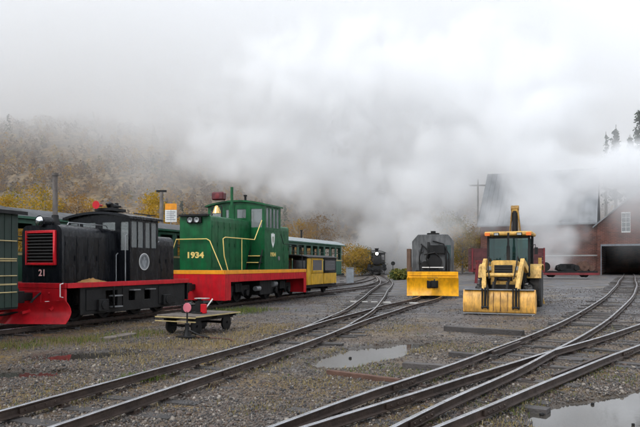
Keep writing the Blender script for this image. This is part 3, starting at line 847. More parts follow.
BARK = mat('pale_bark', (0.20, 0.18, 0.155), 0.9, var=0.4, scale=2, grime=0.5, gscale=(6, 6, 1))
def leafy_tree(label, loc, h, w, tint, n=900, name='autumn_tree', leaf=0.17, base=0.18):
    t = thing(name, label, 'tree', loc)
    b = MB()
    pts = [(0, 0, 0), (0.02 * h * random.uniform(-1, 1), 0.01 * h, h * 0.35), (0.03 * h * random.uniform(-1, 1), 0, h * 0.7), (0, 0, h * 0.93)]
    b.tube(pts, 0.1, 7, radii=[0.022 * h, 0.017 * h, 0.010 * h, 0.004 * h])
    limbs = []
    for i in range(9):
        z = h * random.uniform(0.25, 0.75); a = random.uniform(0, 2 * PI); L = w * random.uniform(0.45, 0.85)
        e = (L * math.cos(a), L * math.sin(a), min(h * 0.95, z + L * random.uniform(0.5, 1.0)))
        b.tube([(0, 0, z), (e[0] * 0.5, e[1] * 0.5, z + (e[2] - z) * 0.4), e], 0.05, 5, radii=[0.010 * h, 0.006 * h, 0.002 * h])
        limbs.append(e)
    b.build('trunk', BARK, t)
    cl = []
    for i in range(26):
        z = random.uniform(base, 1.0); rr = w * math.sqrt(max(0.02, math.sin(min(1, (z - base) / (1 - base) * 0.85 + 0.12) * PI))) * math.sqrt(random.random())
        a = random.uniform(0, 2 * PI); cl.append((rr * math.cos(a), rr * math.sin(a), z * h))
    cl = np.array(cl + limbs)
    pick = RNG.integers(0, len(cl), n)
    ct = RNG.normal(size=len(cl)) * 0.05
    P = cl[pick] + RNG.normal(size=(n, 3)) * np.array([0.17 * w, 0.17 * w, 0.12 * w]) * 1.1
    P[:, 2] = np.maximum(P[:, 2], 0.1)
    vq, fq, tq = leaf_quads(P, leaf * RNG.uniform(0.6, 1.3, n), np.clip(tint + ct[pick] + RNG.normal(size=n) * 0.03, 0, 1))
    raw_mesh('crown', vq, fq, LEAF, t, attr=tq)
    return t
def pine(label, loc, h, w, n=1500, sparse=1.0):
    t = thing('pine_tree', label, 'tree', loc)
    b = MB(); b.tube([(0, 0, 0), (0, 0, h * .5), (0, 0, h)], 0.1, 7, radii=[0.014 * h, 0.009 * h, 0.002 * h])
    P = []
    z = 0.5 * h
    while z < h * 0.97:
        for i in range(4):
            a = random.uniform(0, 2 * PI); L = w * (1.12 - z / h) * random.uniform(0.35, 1.2)
            e = Vector((L * math.cos(a), L * math.sin(a), z - 0.15 * L)); b.tube([(0, 0, z), e], 0.03, 4, radii=[0.05, 0.015])
            for k in range(int(n / 160 * sparse) + 2):
                f = random.uniform(0.25, 1.05); P.append((e.x * f + random.gauss(0, .16), e.y * f + random.gauss(0, .16), z + (e.z - z) * f + random.gauss(0, .2)))
        z += h * 0.022 * random.uniform(.6, 1.5)
    b.build('trunk', BARK, t)
    P = np.array(P)
    vq, fq, tq = leaf_quads(P, RNG.uniform(0.10, 0.24, len(P)), np.clip(RNG.normal(0.96, 0.04, len(P)), 0, 1))
    raw_mesh('crown', vq, fq, LEAF, t, attr=tq)
    return t
def at(u, y): return ((u - 320) / 640 * y, y)
GRP = 'autumn trees at the foot of the hill'
for (u, yy, top, w, tint, lab) in (
        (148, 70, 194, 2.4, 0.56, 'golden aspen rising behind the cab of the black locomotive'),
        (158, 74, 200, 2.0, 0.54, 'yellow aspen beside the yellow and white sign'),
        (176, 76, 210, 2.0, 0.50, 'orange leaved tree between the sign and the green locomotive'),
        (22, 72, 190, 3.4, 0.66, 'olive yellow tree above the dark green boxcar'),
        (44, 78, 186, 3.2, 0.64, 'broad olive tree left of the tall exhaust stack'),
        (4, 70, 198, 2.2, 0.57, 'yellow tree at the left edge over the boxcar roof'),
        (78, 80, 196, 3.0, 0.33, 'russet tree right of the tall exhaust stack'),
        (100, 76, 202, 2.6, 0.45, 'orange brown tree behind the black cab roof'),
        (298, 92, 220, 2.6, 0.50, 'golden brown tree just right of the green cab'),
        (318, 95, 216, 3.0, 0.36, 'brown leaved tree above the green coach roof'),
        (352, 90, 246, 2.4, 0.60, 'low yellow bush past the end of the green coach'),
        (362, 93, 250, 2.2, 0.68, 'olive bush left of the steam locomotive'),
        (462, 84, 226, 2.6, 0.62, 'olive yellow tree behind the snowplow wagon'),
        (474, 86, 236, 2.4, 0.53, 'golden bush between the snowplow wagon and the backhoe'),
        (447, 92, 214, 2.8, 0.70, 'green brown tree over the snowplow wagon roof'),
        (486, 90, 222, 2.4, 0.48, 'orange tree left of the backhoe cab')):
    x, y = at(u, yy); z0 = max(float(gm(x, y)), float(hill_h(np.array(x), np.array(y))))
    h = 1.66 + (265 - top) * yy / 640 - z0
    o = leafy_tree(lab, (x, y, z0 - 0.1), h, w, tint, 3600, leaf=0.085)
    o['group'] = GRP
for (u, yy, top, w, sp, lab) in ((616, 112, 124, 3.6, 1.6, 'tall dark pine rising out of the steam above the engine house'),
                                 (641, 106, 106, 4.2, 1.6, 'dark pine at the right edge of the picture'),
                                 (606, 114, 131, 1.2, 0.3, 'thin bare pine left of the tall pine'),
                                 (630, 118, 134, 2.8, 1.4, 'shorter pine between the two tall pines')):
    x, y = at(u, yy); z0 = max(0.5, float(hill_h(np.array(x), np.array(y))))
    pine(lab, (x, y, z0 - 0.1), 1.66 + (265 - top) * yy / 640 - z0, w, sparse=sp)['group'] = 'pines above the engine house'
leafy_tree('low green bush by the left wheel of the snowplow wagon', (*at(400, 62), 0.1), 1.0, 0.9, 0.80, 900, 'bush', 0.1, 0.0)['category'] = 'bush'

# ------------------------------------------------------------------ brick engine house
def brick_material():
    m = bpy.data.materials.new('red_brickwork'); nt, out = nodes_of(m); N = nt.nodes.new
    b = N('ShaderNodeBsdfPrincipled'); b.inputs['Roughness'].default_value = 0.85
    co = N('ShaderNodeTexCoord'); mp = N('ShaderNodeMapping'); mp.inputs['Rotation'].default_value = (PI / 2, 0, 0)
    link(nt, co.outputs['Object'], mp.inputs['Vector'])
    br = N('ShaderNodeTexBrick'); br.inputs['Scale'].default_value = 1.0
    br.inputs['Brick Width'].default_value = 0.44; br.inputs['Row Height'].default_value = 0.15; br.inputs['Mortar Size'].default_value = 0.014
    br.inputs['Color1'].default_value = (0.20, 0.06, 0.036, 1); br.inputs['Color2'].default_value = (0.11, 0.033, 0.023, 1); br.inputs['Mortar'].default_value = (0.19, 0.13, 0.10, 1)
    link(nt, mp.outputs['Vector'], br.inputs['Vector'])
    n = N('ShaderNodeTexNoise'); n.inputs['Scale'].default_value = 0.7; n.inputs['Detail'].default_value = 8; link(nt, co.outputs['Object'], n.inputs['Vector'])
    r = N('ShaderNodeMapRange'); r.inputs['From Min'].default_value = 0.35; r.inputs['From Max'].default_value = 0.65; r.inputs['To Min'].default_value = 0.55; r.inputs['To Max'].default_value = 1.3
    link(nt, n.outputs['Fac'], r.inputs['Value'])
    h = N('ShaderNodeHueSaturation'); link(nt, br.outputs['Color'], h.inputs['Color']); link(nt, r.outputs['Result'], h.inputs['Value'])
    link(nt, h.outputs['Color'], b.inputs['Base Color'])
    bp = N('ShaderNodeBump'); bp.inputs['Strength'].default_value = 0.5; bp.inputs['Distance'].default_value = 0.02; bp.invert = True
    link(nt, br.outputs['Fac'], bp.inputs['Height']); link(nt, bp.outputs['Normal'], b.inputs['Normal'])
    link(nt, b.outputs[0], out.inputs['Surface']); return m
BRICK = brick_material()
H0 = (32.5, 75.0, 0.42)
house = thing('engine_house', 'large red brick engine house with dark open doorway and tall gable window', 'building', H0, math.atan2(-0.425, 0.905))
W_, EV, AP = 12.0, 6.0, 11.1
top = lambda x: EV + (AP - EV) * (1 - abs(x - W_ / 2) / (W_ / 2))
b = MB()
def col_poly(x0, x1, z0, z1=None):
    b.prism([(x0, z0), (x1, z0), (x1, top(x1) if z1 is None else z1), (x0, top(x0) if z1 is None else z1)], 'y', 0, 0.45)
D0x, D1x, DH = 0.45, 7.2, 3.45
wx0, wx1, wz0, wz1 = 2.55, 3.5, 5.1, 7.2
col_poly(0, D0x, -0.6)
col_poly(D0x, wx0, DH); col_poly(wx0, wx1, DH, wz0); col_poly(wx0, wx1, wz1); col_poly(wx1, 6, DH); col_poly(6, D1x, DH)
col_poly(D1x, 9.0, -.6); col_poly(9.0, 9.9, -.6, wz0); col_poly(9.0, 9.9, wz1 if False else 6.9); col_poly(9.9, 12, -.6)
b.box(0, 0.45, 0.45, 25, -0.6, EV); b.box(W_ - 0.45, W_, 0.45, 25, -0.6, EV)
b.prism([(0, -0.6), (W_, -0.6), (W_, EV), (W_ / 2, AP), (0, EV)], 'y', 25, 25.4)
b.build('wall', BRICK, house, smooth=0)
b = MB()
for sgn in (-1, 1):
    e = (W_ / 2 + sgn * (W_ / 2 + 0.5), EV - 0.42); a = (W_ / 2, AP + 0.02)
    b.prism([e, a, (a[0], a[1] + 0.16), (e[0], e[1] + 0.16)], 'y', -0.35, 26)
b.build('roof', SHEDROOF, house, smooth=0)
b = MB(); b.box(D0x, D1x, -0.04, 0.10, DH, DH + 0.22); b.box(D0x - 0.10, D0x, -0.04, 0.3, -0.5, DH + 0.22); b.box(D1x, D1x + 0.1, -0.04, 0.3, -0.5, DH + 0.22)
b.build('door_frame', GREYBOX, house)
wf = MB(); wf.box(wx0, wx1, -0.05, 0.02, wz0 - 0.12, wz0); wf.box(wx0 - .02, wx1 + .02, -0.06, 0.05, wz1, wz1 + 0.14)
for q in (wx0, (wx0 + wx1) / 2 - 0.03, wx1 - 0.06): wf.box(q, q + 0.06, 0.04, 0.10, wz0, wz1)
for q in (wz0, 5.6, 6.15, 6.7, wz1 - 0.06): wf.box(wx0 + .06, wx1 - .06, 0.05, 0.09, q, q + 0.05)
wo = wf.build('window', WHITE, house)
one('box', wx0, wx1, 0.11, 0.13, wz0, wz1).build('pane', GLASS, wo)
# the lower wing with its big sheet roof
b = MB()
b.wall((-13.6, 0.35, -0.6), (1, 0, 0), (0, 0, 1), 13.6, 6.8, [(1.6, 2.8, 1.7, 4.1), (4.6, 5.8, 1.7, 4.1)], 0.45)
b.prism([(0.8, -0.6), (13.6, -0.6), (13.6, 6.2), (7.0, 13.4), (0.8, 6.2)], 'x', -13.6, -13.15)
b.box(-13.15, 0, 13.2, 13.6, -0.6, 6.2)
b.build('wing_wall', BRICK, house, smooth=0)
one('box', -13.64, -0.002, 0.27, 0.349, 2.9 - 0.6, 3.05 - 0.6).build('stone_course', CONCRETE, house)
for i in range(2):
    x0 = -13.6 + 1.6 + 3 * i
    f_ = MB(); f_.box(x0, x0 + 1.2, 0.30, 0.45, 1.0, 1.1)
    for q in (x0, x0 + 0.57, x0 + 1.14): f_.box(q, q + 0.06, 0.42, 0.48, 1.1, 3.5)
    for q in (1.7, 2.3, 2.9): f_.box(x0 + .06, x0 + 1.14, 0.43, 0.47, q, q + 0.05)
    wo = f_.build('window', WHITE, house); one('box', x0, x0 + 1.2, 0.50, 0.52, 1.1, 3.5).build('pane', GLASS, wo)
b = MB()
b.prism([(-0.1, 6.05), (7.0, 13.45), (7.0, 13.62), (-0.1, 6.22)], 'x', -13.95, -0.02)
b.prism([(14.1, 6.05), (7.0, 13.45), (7.0, 13.62), (14.1, 6.22)], 'x', -13.95, -0.02)
rf = b.build('wing_roof', SHEDROOF, house, smooth=0)
b = MB()
sl = math.hypot(7.1, 7.4)
for i in range(23):
    x = -13.9 + i * 0.62
    b.bar((x, -0.1, 6.24), (x, 7.0, 13.64), 0.05, 0.06)
b.each('seam', SHEDROOF, rf)
# ------------------------------------------------------------------ rolling stock helpers
# local frame of a rail vehicle: x runs away from the camera along the track, -y is the side that faces the camera
RZ = 0.16                                    # rail head above the ground
def on_T1(y): return (*T1(y), 0.0)
def on_T2(y): return (*T2(y), 0.0)
def wheelset(parent, x, r, z0=RZ, half=0.46, name='wheelset'):
    b = MB()
    b.cyl((x, -half - 0.25, z0 + r), (x, half + 0.25, z0 + r), 0.06, 10)
    for s in (-1, 1):
        y = s * half
        b.lathe([(r + 0.03, -0.065), (r + 0.03, -0.04), (r, -0.03), (r - 0.01, 0.06), (r - 0.08, 0.06), (r - 0.1, 0.02), (0.12, 0.02), (0.12, 0.07), (0.05, 0.07)] if s > 0 else
                [(r + 0.03, 0.065), (r + 0.03, 0.04), (r, 0.03), (r - 0.01, -0.06), (r - 0.08, -0.06), (r - 0.1, -0.02), (0.12, -0.02), (0.12, -0.07), (0.05, -0.07)], (x, y, z0 + r), (0, 1, 0), 22)
    return b.build(name, UNDER, parent)
def panes(parent, rects, plane, m=GLASS, t=0.012):
    """rects in (a0, a1, z0, z1); plane ('x', value) or ('y', value)."""
    for (a0, a1, z0, z1) in rects:
        b = MB()
        if plane[0] == 'x': b.box(plane[1] - t / 2, plane[1] + t / 2, a0, a1, z0, z1)
        else: b.box(a0, a1, plane[1] - t / 2, plane[1] + t / 2, z0, z1)
        b.build('pane', m, parent)
def coupler(parent, x, sgn, z=0.72, m=None):
    b = MB()
    b.box(min(x, x + sgn * 0.35), max(x, x + sgn * 0.35), -0.09, 0.09, z - 0.1, z + 0.1)
    b.box(min(x + sgn * 0.33, x + sgn * 0.55), max(x + sgn * 0.33, x + sgn * 0.55), -0.16, 0.07, z - 0.15, z + 0.15)
    b.box(min(x + sgn * 0.45, x + sgn * 0.62), max(x + sgn * 0.45, x + sgn * 0.62), 0.07, 0.16, z - 0.13, z + 0.13)
    b.cyl((x + sgn * 0.5, -0.1, z - 0.2), (x + sgn * 0.5, -0.1, z + 0.22), 0.035, 8)
    return b.build('coupler', m or UNDER, parent, bevel=0.012)
def hood_panels(parent, xs, y, z0, z1, m, name='hood_door', hinge=None):
    for (a, b_) in zip(xs[:-1], xs[1:]):
        for s in (-1, 1):
            q = MB(); q.box(a + 0.012, b_ - 0.012, min(s * y, s * (y + 0.014)), max(s * y, s * (y + 0.014)), z0, z1)
            for zz in (z0 + 0.2, z1 - 0.25): q.box(a + 0.03, a + 0.07, min(s * (y + 0.014), s * (y + 0.03)), max(s * (y + 0.014), s * (y + 0.03)), zz, zz + 0.09)
            q.box(b_ - 0.07, b_ - 0.045, min(s * (y + 0.014), s * (y + 0.04)), max(s * (y + 0.014), s * (y + 0.04)), (z0 + z1) / 2 - .07, (z0 + z1) / 2 + 0.07)
            q.build(name, m, parent, bevel=0.004)

# ------------------------------------------------------------------ black diesel locomotive 21
L1 = thing('diesel_locomotive', 'black diesel locomotive with red plow, red running board edge and number 21', 'locomotive', on_T1(16.4), HROT)
LEN = 5.6
b = MB(); b.box(0, LEN, -1.12, 1.12, 1.10, 1.19); b.box(0.2, LEN - .2, -0.55, 0.55, 0.6, 1.1)
b.build('deck', BLACK, L1, bevel=0.008)
b = MB()
for s in (-1, 1): b.box(-0.01, LEN + 0.01, min(s * 1.12, s * 1.165), max(s * 1.12, s * 1.165), 1.075, 1.205)
b.box(-0.05, 0.0, -1.12, 1.12, 1.075, 1.205); b.box(LEN, LEN + 0.05, -1.12, 1.12, 1.075, 1.205)
b.build('running_board_edge', RED, L1, bevel=0.006)
for s in (-1, 1):
    b = MB(); y0, y1 = (-1.06, -1.0) if s < 0 else (1.0, 1.06)
    b.wall((0.55, -1.06, 0.36), (1, 0, 0), (0, 0, 1), 4.95, 0.73, [(1.0, 1.5, 0.12, 0.60), (2.0, 2.3, 0.28, 0.55), (2.75, 3.05, 0.28, 0.55)], 0.06) if s < 0 else b.box(.55, 5.5, 1.0, 1.06, .36, 1.09)
    o = b.build('side_frame', UNDER, L1, bevel=0.01)
    for (xa, w) in ((0.75, 0.55), (4.0, 0.9)):
        q = MB(); q.box(xa, xa + w, *( (-1.085, -1.061) if s < 0 else (1.061, 1.085)), 0.46, 1.02); q.build('cover_plate', UNDER, o, bevel=0.01)
    for xa in (1.35, 4.35):
        q = MB(); q.box(xa - 0.2, xa + 0.2, *((-1.17, -1.06) if s < 0 else (1.06, 1.17)), 0.42, 0.74); q.cyl((xa, s * 1.06, .58), (xa, s * 1.2, .58), 0.12, 14); q.build('axle_box', UNDER, o, bevel=0.012)
    for xa, z0 in ((1.66, 0.50), (1.66, 0.80), (2.55, 0.93), (3.30, 0.93)):
        q = MB(); q.box(xa, xa + (0.42 if z0 < .9 else .32), *((-1.24, -1.075) if s < 0 else (1.075, 1.24)), z0, z0 + 0.03); q.each('step', STEEL, o)
    q = MB()
    for xa in (1.66, 2.05): q.box(xa, xa + 0.03, *((-1.245, -1.2) if s < 0 else (1.2, 1.245)), 0.5, 1.08)
    q.each('ladder_rail', UNDER, o)
for x in (0.95, 2.15, 3.6, 4.8): wheelset(L1, x, 0.36)
# front beam, pilot and plow
b = MB(); b.box(-0.045, 0.02, -1.1, 1.1, 0.52, 1.07); b.box(-0.06, -0.045, -0.35, 0.35, 0.58, 1.0)
for y in (-0.95, -0.6, 0.6, 0.95):
    for z in (0.62, 0.95): b.cyl((-0.045, y, z), (-0.075, y, z), 0.025, 6)
b.build('front_beam', RED, L1, bevel=0.008)
one('box', LEN - 0.02, LEN + 0.045, -1.1, 1.1, 0.52, 1.07).build('rear_beam', BLACK, L1, bevel=0.008)
def moldboard(xtip, xwing, half, zb, zt, depth, m, parent, name='plow_blade', n=14, wingup=0.10):
    prof = []
    for i in range(9):                         # concave moldboard: bottom edge forward, hollow, top curling forward
        t = i / 8
        prof.append((depth * math.sin(PI * t) - 0.02 * t, zb + (zt - zb) * t))
    vs, fs = [], []
    cols = []
    for j in range(2 * n + 1):
        a = -1 + j / n
        y = a * half
        x = xtip + (xwing - xtip) * abs(a) ** 1.15
        col = []
        for (d, z) in prof:
            zz = z + wingup * abs(a) ** 2 * (z - zb) / (zt - zb) + 0.03 * (1 - abs(a))
            col.append((x + d, y, zz))
        cols.append(col)
    k = len(prof)
    for col in cols: vs += col
    for col in cols: vs += [(p[0] + 0.03, p[1], p[2]) for p in col]
    N2 = len(cols) * k
    for j in range(len(cols) - 1):
        for i in range(k - 1):
            q = (j * k + i, j * k + i + 1, (j + 1) * k + i + 1, (j + 1) * k + i)
            fs.append(q); fs.append(tuple(N2 + z for z in reversed(q)))
        for i in (0, k - 1):
            fs.append((j * k + i, (j + 1) * k + i, N2 + (j + 1) * k + i, N2 + j * k + i))
    for j in (0, len(cols) - 1):
        for i in range(k - 1): fs.append((j * k + i, j * k + i + 1, N2 + j * k + i + 1, N2 + j * k + i))
    b = MB(); b.add(vs, fs)
    return b.build(name, m, parent, smooth=60)
moldboard(-0.86, -0.2, 1.24, 0.20, 0.70, 0.20, RED, L1)
b = MB()
for s in (-1, 1):
    b.bar((-0.05, s * 0.9, 0.75), (-0.35, s * 0.9, 0.55), 0.06, 0.06); b.bar((-0.05, s * 0.4, 0.6), (-0.75, s * 0.4, 0.5), 0.07, 0.07)
b.each('plow_brace', RED, L1)
coupler(L1, -0.06, -1, 0.86)
one('tube', [(-0.08, -0.35, 0.95), (-0.35, -0.38, 0.8), (-0.5, -0.3, 0.55), (-0.75, 0.1, 0.44), (-0.95, 0.3, 0.42)], 0.028, 8).build('air_hose', UNDER, L1)
b = MB(); b.tube([(-0.09, -1.02, 0.72), (-0.2, -1.02, 0.74), (-0.2, -0.62, 0.74), (-0.09, -0.62, 0.74)], 0.014, 6); b.tube([(-0.06, -1.05, 0.85), (-0.16, -1.05, 0.87), (-0.16, -1.05, 1.18), (-0.06, -1.05, 1.2)], 0.014, 6)
b.each('grab_iron', WHITE, L1)
# engine hood
HW = 0.66
b = MB(); b.prism(rounded(HW, 1.19, 2.70, 0.2, 6), 'x', 0.33, 2.55); hood = b.build('engine_hood', BLACK, L1, smooth=30)
hood_panels(hood, [0.42, 0.85, 1.28, 1.71, 2.14, 2.5], HW, 1.26, 2.42, BLACK)
gx0 = 0.33
gr_ = MB()
for (y0, y1, z0, z1) in ((-0.49, -0.43, 1.66, 2.56), (0.43, 0.49, 1.66, 2.56), (-0.43, 0.43, 2.49, 2.56), (-0.43, 0.43, 1.66, 1.72)):
    gr_.box(gx0 - 0.07, gx0, y0, y1, z0, z1)
grf = gr_.build('radiator_frame', RED, L1, bevel=0.006)
one('box', gx0 - 0.012, gx0, -0.43, 0.43, 1.72, 2.49).build('radiator_core', DARKIN, grf)
sl0 = None
for i in range(9):
    z = 1.765 + i * 0.083
    if sl0 is None:
        q = MB(); q.bar((0, -0.43, 0), (0, 0.43, 0), 0.07, 0.016); sl0 = q.build('slat', UNDER, grf)
        sl0.matrix_local = Matrix.Translation((gx0 - 0.04, 0, z)) @ Matrix.Rotation(math.radians(35), 4, 'Y')
    else: shared('slat', sl0, grf, Matrix.Translation((gx0 - 0.04, 0, z)) @ Matrix.Rotation(math.radians(35), 4, 'Y'))
lettering('number', '21', 0.24, mat('faded_number_paint', (0.62, 0.34, 0.33), 0.6), L1, (gx0 - 0.005, -0.02, 1.45), (0, -1, 0), bold=0.004)
b = MB(); b.cyl((0.28, 0, 2.80), (0.62, 0, 2.80), 0.14, 18); b.box(0.34, 0.56, -0.09, 0.09, 2.66, 2.72); b.lathe([(0.14, 0), (0.15, -.03), (0.12, -.03)], (0.28, 0, 2.8), (1, 0, 0), 18)
hl = b.build('headlight', BLACK, L1); one('lathe', [(0.02, -0.03), (0.09, -0.015), (0.12, 0.0)], (0.245, 0, 2.8), (1, 0, 0), 18).build('lens', CHROME, hl)
b = MB(); b.cyl((0.86, 0.05, 2.68), (0.86, 0.05, 4.10), 0.066, 16); b.cyl((0.86, 0.05, 4.06), (0.86, 0.05, 4.13), 0.085, 16)
st = b.build('exhaust_stack', STACK, L1)
one('lathe', [(0.13, 0), (0.13, 0.12), (0.1, 0.2), (0.09, 0.32), (0.068, 0.33)], (0.86, 0.05, 2.68), (0, 0, 1), 16).build('stack_collar', UNDER, st)
b = MB()
for s in (-1, 1):
    b.tube([(0.75, s * 0.46, 2.72), (0.8, s * .46, 2.79), (2.3, s * 0.46, 2.79), (2.36, s * .46, 2.72)], 0.016, 6)
    for x in (1.2, 1.7): b.cyl((x, s * .46, 2.68), (x, s * .46, 2.79), 0.012, 6)
b.build('hood_handrail', STEEL, L1)
# cab
cx0, cx1, ch, cz0, cz1 = 2.55, 3.93, 1.10, 1.19, 3.06
cab = MB()
fh = [(0.06, 0.33, 0.9, 1.72), (0.52, 0.98, 1.35, 1.72), (1.22, 1.68, 1.35, 1.72), (1.87, 2.14, 0.9, 1.72)]
sw = [(0.07, 0.34, 0.98, 1.74), (0.38, 0.64, 0.98, 1.74), (0.74, 0.98, 0.98, 1.74), (1.04, 1.30, 0.98, 1.74)]
cab.wall((cx0, ch, cz0), (0, -1, 0), (0, 0, 1), 2 * ch, cz1 - cz0, fh, 0.05)
cab.wall((cx1, -ch, cz0), (0, 1, 0), (0, 0, 1), 2 * ch, cz1 - cz0, fh, 0.05)
cab.wall((cx0 + .05, -ch, cz0), (1, 0, 0), (0, 0, 1), cx1 - cx0 - .1, cz1 - cz0, [(a - .05, b_ - .05, c, d) for a, b_, c, d in sw], 0.05)
cab.wall((cx1 - .05, ch, cz0), (-1, 0, 0), (0, 0, 1), cx1 - cx0 - .1, cz1 - cz0, [(a - .05, b_ - .05, c, d) for a, b_, c, d in sw], 0.05)
cabo = cab.build('cab', BLACK, L1, smooth=0)
for yy, X in ((ch, cx0 + 0.025), (ch, cx1 - 0.025)): panes(cabo, [(ch - b_, ch - a, cz0 + c, cz0 + d) for a, b_, c, d in fh], ('x', X))
for Y in (-ch + 0.025, ch - 0.025): panes(cabo, [(cx0 + a, cx0 + b_, cz0 + c, cz0 + d) for a, b_, c, d in sw], ('y', Y))
q = MB()
for a, b_, c, d in sw:
    for s in (-1, 1):
        y0, y1 = (s * ch, s * (ch + 0.018))
        y0, y1 = min(y0, y1), max(y0, y1)
        q.box(cx0 + a - 0.02, cx0 + b_ + 0.02, y0, y1, cz0 + c - 0.03, cz0 + c); q.box(cx0 + a - 0.02, cx0 + b_ + 0.02, y0, y1, cz0 + d, cz0 + d + 0.025)
q.each('window_frame', BLACK, cabo)
b = MB()
for xa in (cx0 + .002, cx1 - .052): b.prism(gable(1.1, 3.062, 3.17), 'x', xa, xa + .05)
b.build('cab_gable', BLACK, cabo, smooth=0)
b = MB(); b.prism(arch(1.2, 3.06, 3.22, 0.07), 'x', 2.40, 4.06); rf = b.build('cab_roof', BLACK, L1, smooth=40)
b = MB(); b.box(2.9, 3.95, -1.0, -0.96, 3.16, 3.19); b.box(2.9, 3.95, 0.96, 1.0, 3.16, 3.19); b.each('drip_rail', BLACK, rf)
one('lathe', [(0.03, 0.3), (0.04, 0.2), (0.06, 0.1), (0.12, 0.0), (0.10, 0.0)], (2.45, 0.02, 3.42), (1, 0.1, 0), 14).build('horn', RED, L1)
b = MB(); b.lathe([(0.03, 0.32), (0.04, 0.2), (0.10, 0.0), (0.08, 0.0)], (2.75, -0.3, 3.40), (1, -.3, 0), 12); b.lathe([(0.03, 0.32), (0.04, 0.2), (0.10, 0.0), (0.08, 0.0)], (2.85, -0.15, 3.44), (-1, -.4, 0), 12); b.box(2.6, 3.3, -0.4, 0.2, 3.25, 3.34); b.cyl((3.1, -0.2, 3.3), (3.1, -0.2, 3.52), 0.06, 10)
b.build('horn_cluster', UNDER, L1, bevel=0.01)
b = MB(); b.prism(rounded(HW, 1.19, 2.58, 0.2, 6), 'x', cx1, 5.45); rh = b.build('rear_hood', BLACK, L1, smooth=30)
hood_panels(rh, [4.0, 4.35, 4.7, 5.05, 5.4], HW, 1.26, 2.3, BLACK)
one('lathe', [(0.25, 0.0), (0.25, 0.008), (0.0, 0.008)], (3.22, -ch - 0.001, 1.76), (0, -1, 0), 28).build('emblem_disc', WHITE, L1)
b = MB()
b.lathe([(0.185, 0.0095), (0.205, 0.0125), (0.23, 0.0125), (0.235, 0.0095)], (3.22, -ch, 1.76), (0, -1, 0), 28)
for (x, z, r) in ((3.22, 1.86, .05), (3.16, 1.75, .06), (3.28, 1.75, .06), (3.22, 1.66, .07)): b.cyl((x, -ch, z), (x, -ch - 0.012, z), r, 10)
b.build('emblem_print', mat('emblem_grey', (0.2, 0.21, 0.22), 0.6), L1)
b = MB()
for (x, y, z1) in ((2.44, -1.02, 2.55), (2.44, -0.70, 2.0), (4.02, -1.02, 2.4)):
    b.tube([(x + 0.08, y, z1), (x, y, z1 - 0.05), (x, y, 1.2)], 0.016, 6)
b.each('door_handrail', STEEL, L1)
# canvas heap lying on the running board
n1, n2 = 13, 8
vs, fs = [], []
for i in range(n1):
    for j in range(n2):
        u, v = i / (n1 - 1), j / (n2 - 1)
        edge = min(u, 1 - u, v, 1 - v) * 5
        h = 0.0 if edge <= 0 else min(1, edge) * (0.055 + 0.05 * math.sin(u * 9 + v * 4) * math.cos(v * 7 + u * 3) + random.uniform(-0.015, 0.015))
        vs.append(((u - 0.5) * 0.85 + 0.03 * math.sin(v * 8), (v - 0.5) * 0.34 + 0.03 * math.sin(u * 11), max(0.0, h)))
for i in range(n1 - 1):
    for j in range(n2 - 1): fs.append((i * n2 + j, (i + 1) * n2 + j, (i + 1) * n2 + j + 1, i * n2 + j + 1))
b = MB(); b.add(vs, fs); tarp = b.build('canvas_tarp', CANVAS, None, smooth=80)
tp = Vector(on_T1(16.4)) + Matrix.Rotation(HROT, 3, 'Z') @ Vector((1.15, -0.9, 1.206))
tarp.location = tp; tarp.rotation_euler = (0, 0, HROT)
tag(tarp, 'crumpled tan canvas lying on the black locomotive running board', 'canvas')

# ------------------------------------------------------------------ green diesel locomotive 1934
L2 = thing('diesel_locomotive', 'green diesel locomotive with yellow and red sill and number 1934', 'locomotive', on_T1(23.7), HROT)
LEN = 8.0; DW = 1.32
b = MB(); b.box(0.02, LEN - 0.02, -DW + .02, DW - .02, 1.12, 1.44); b.box(0.5, LEN - .5, -0.5, 0.5, 0.75, 1.12); b.build('underframe', UNDER, L2)
b = MB()
for s in (-1, 1): b.box(-0.01, LEN + .01, min(s * (DW - .02), s * (DW + .015)), max(s * (DW - .02), s * (DW + .015)), 1.325, 1.47)
b.box(-0.03, 0.02, -DW + .02, DW - .02, 1.325, 1.47); b.box(LEN - .02, LEN + .03, -DW + .02, DW - .02, 1.325, 1.47)
b.build('sill_stripe', YELLOW, L2, bevel=0.006)
b = MB()
for s in (-1, 1): b.box(0, LEN, min(s * (DW - .02), s * DW), max(s * (DW - .02), s * DW), 1.03, 1.322)
b.each('side_sill', RED, L2, bevel=0.005)
for x0, x1, xx in ((-0.02, 0.02, 0.02), (LEN - 0.02, LEN + .02, LEN - 0.3)):
    b = MB(); b.box(x0, x1, -DW, DW, 0.36, 1.322)
    for s in (-1, 1): b.box(xx, xx + (0.42 if xx < 1 else 0.28), min(s * (DW - .03), s * DW), max(s * (DW - .03), s * DW), 0.36, 1.029)
    b.build('pilot_sheet', RED, L2, bevel=0.006)
coupler(L2, -0.02, -1, 0.86); coupler(L2, LEN + .02, 1, 0.86)
b = MB(); b.box(0.05, LEN - 0.05, -DW + .03, DW - .03, 1.44, 1.472); b.build('deck_plate', UNDER, L2)
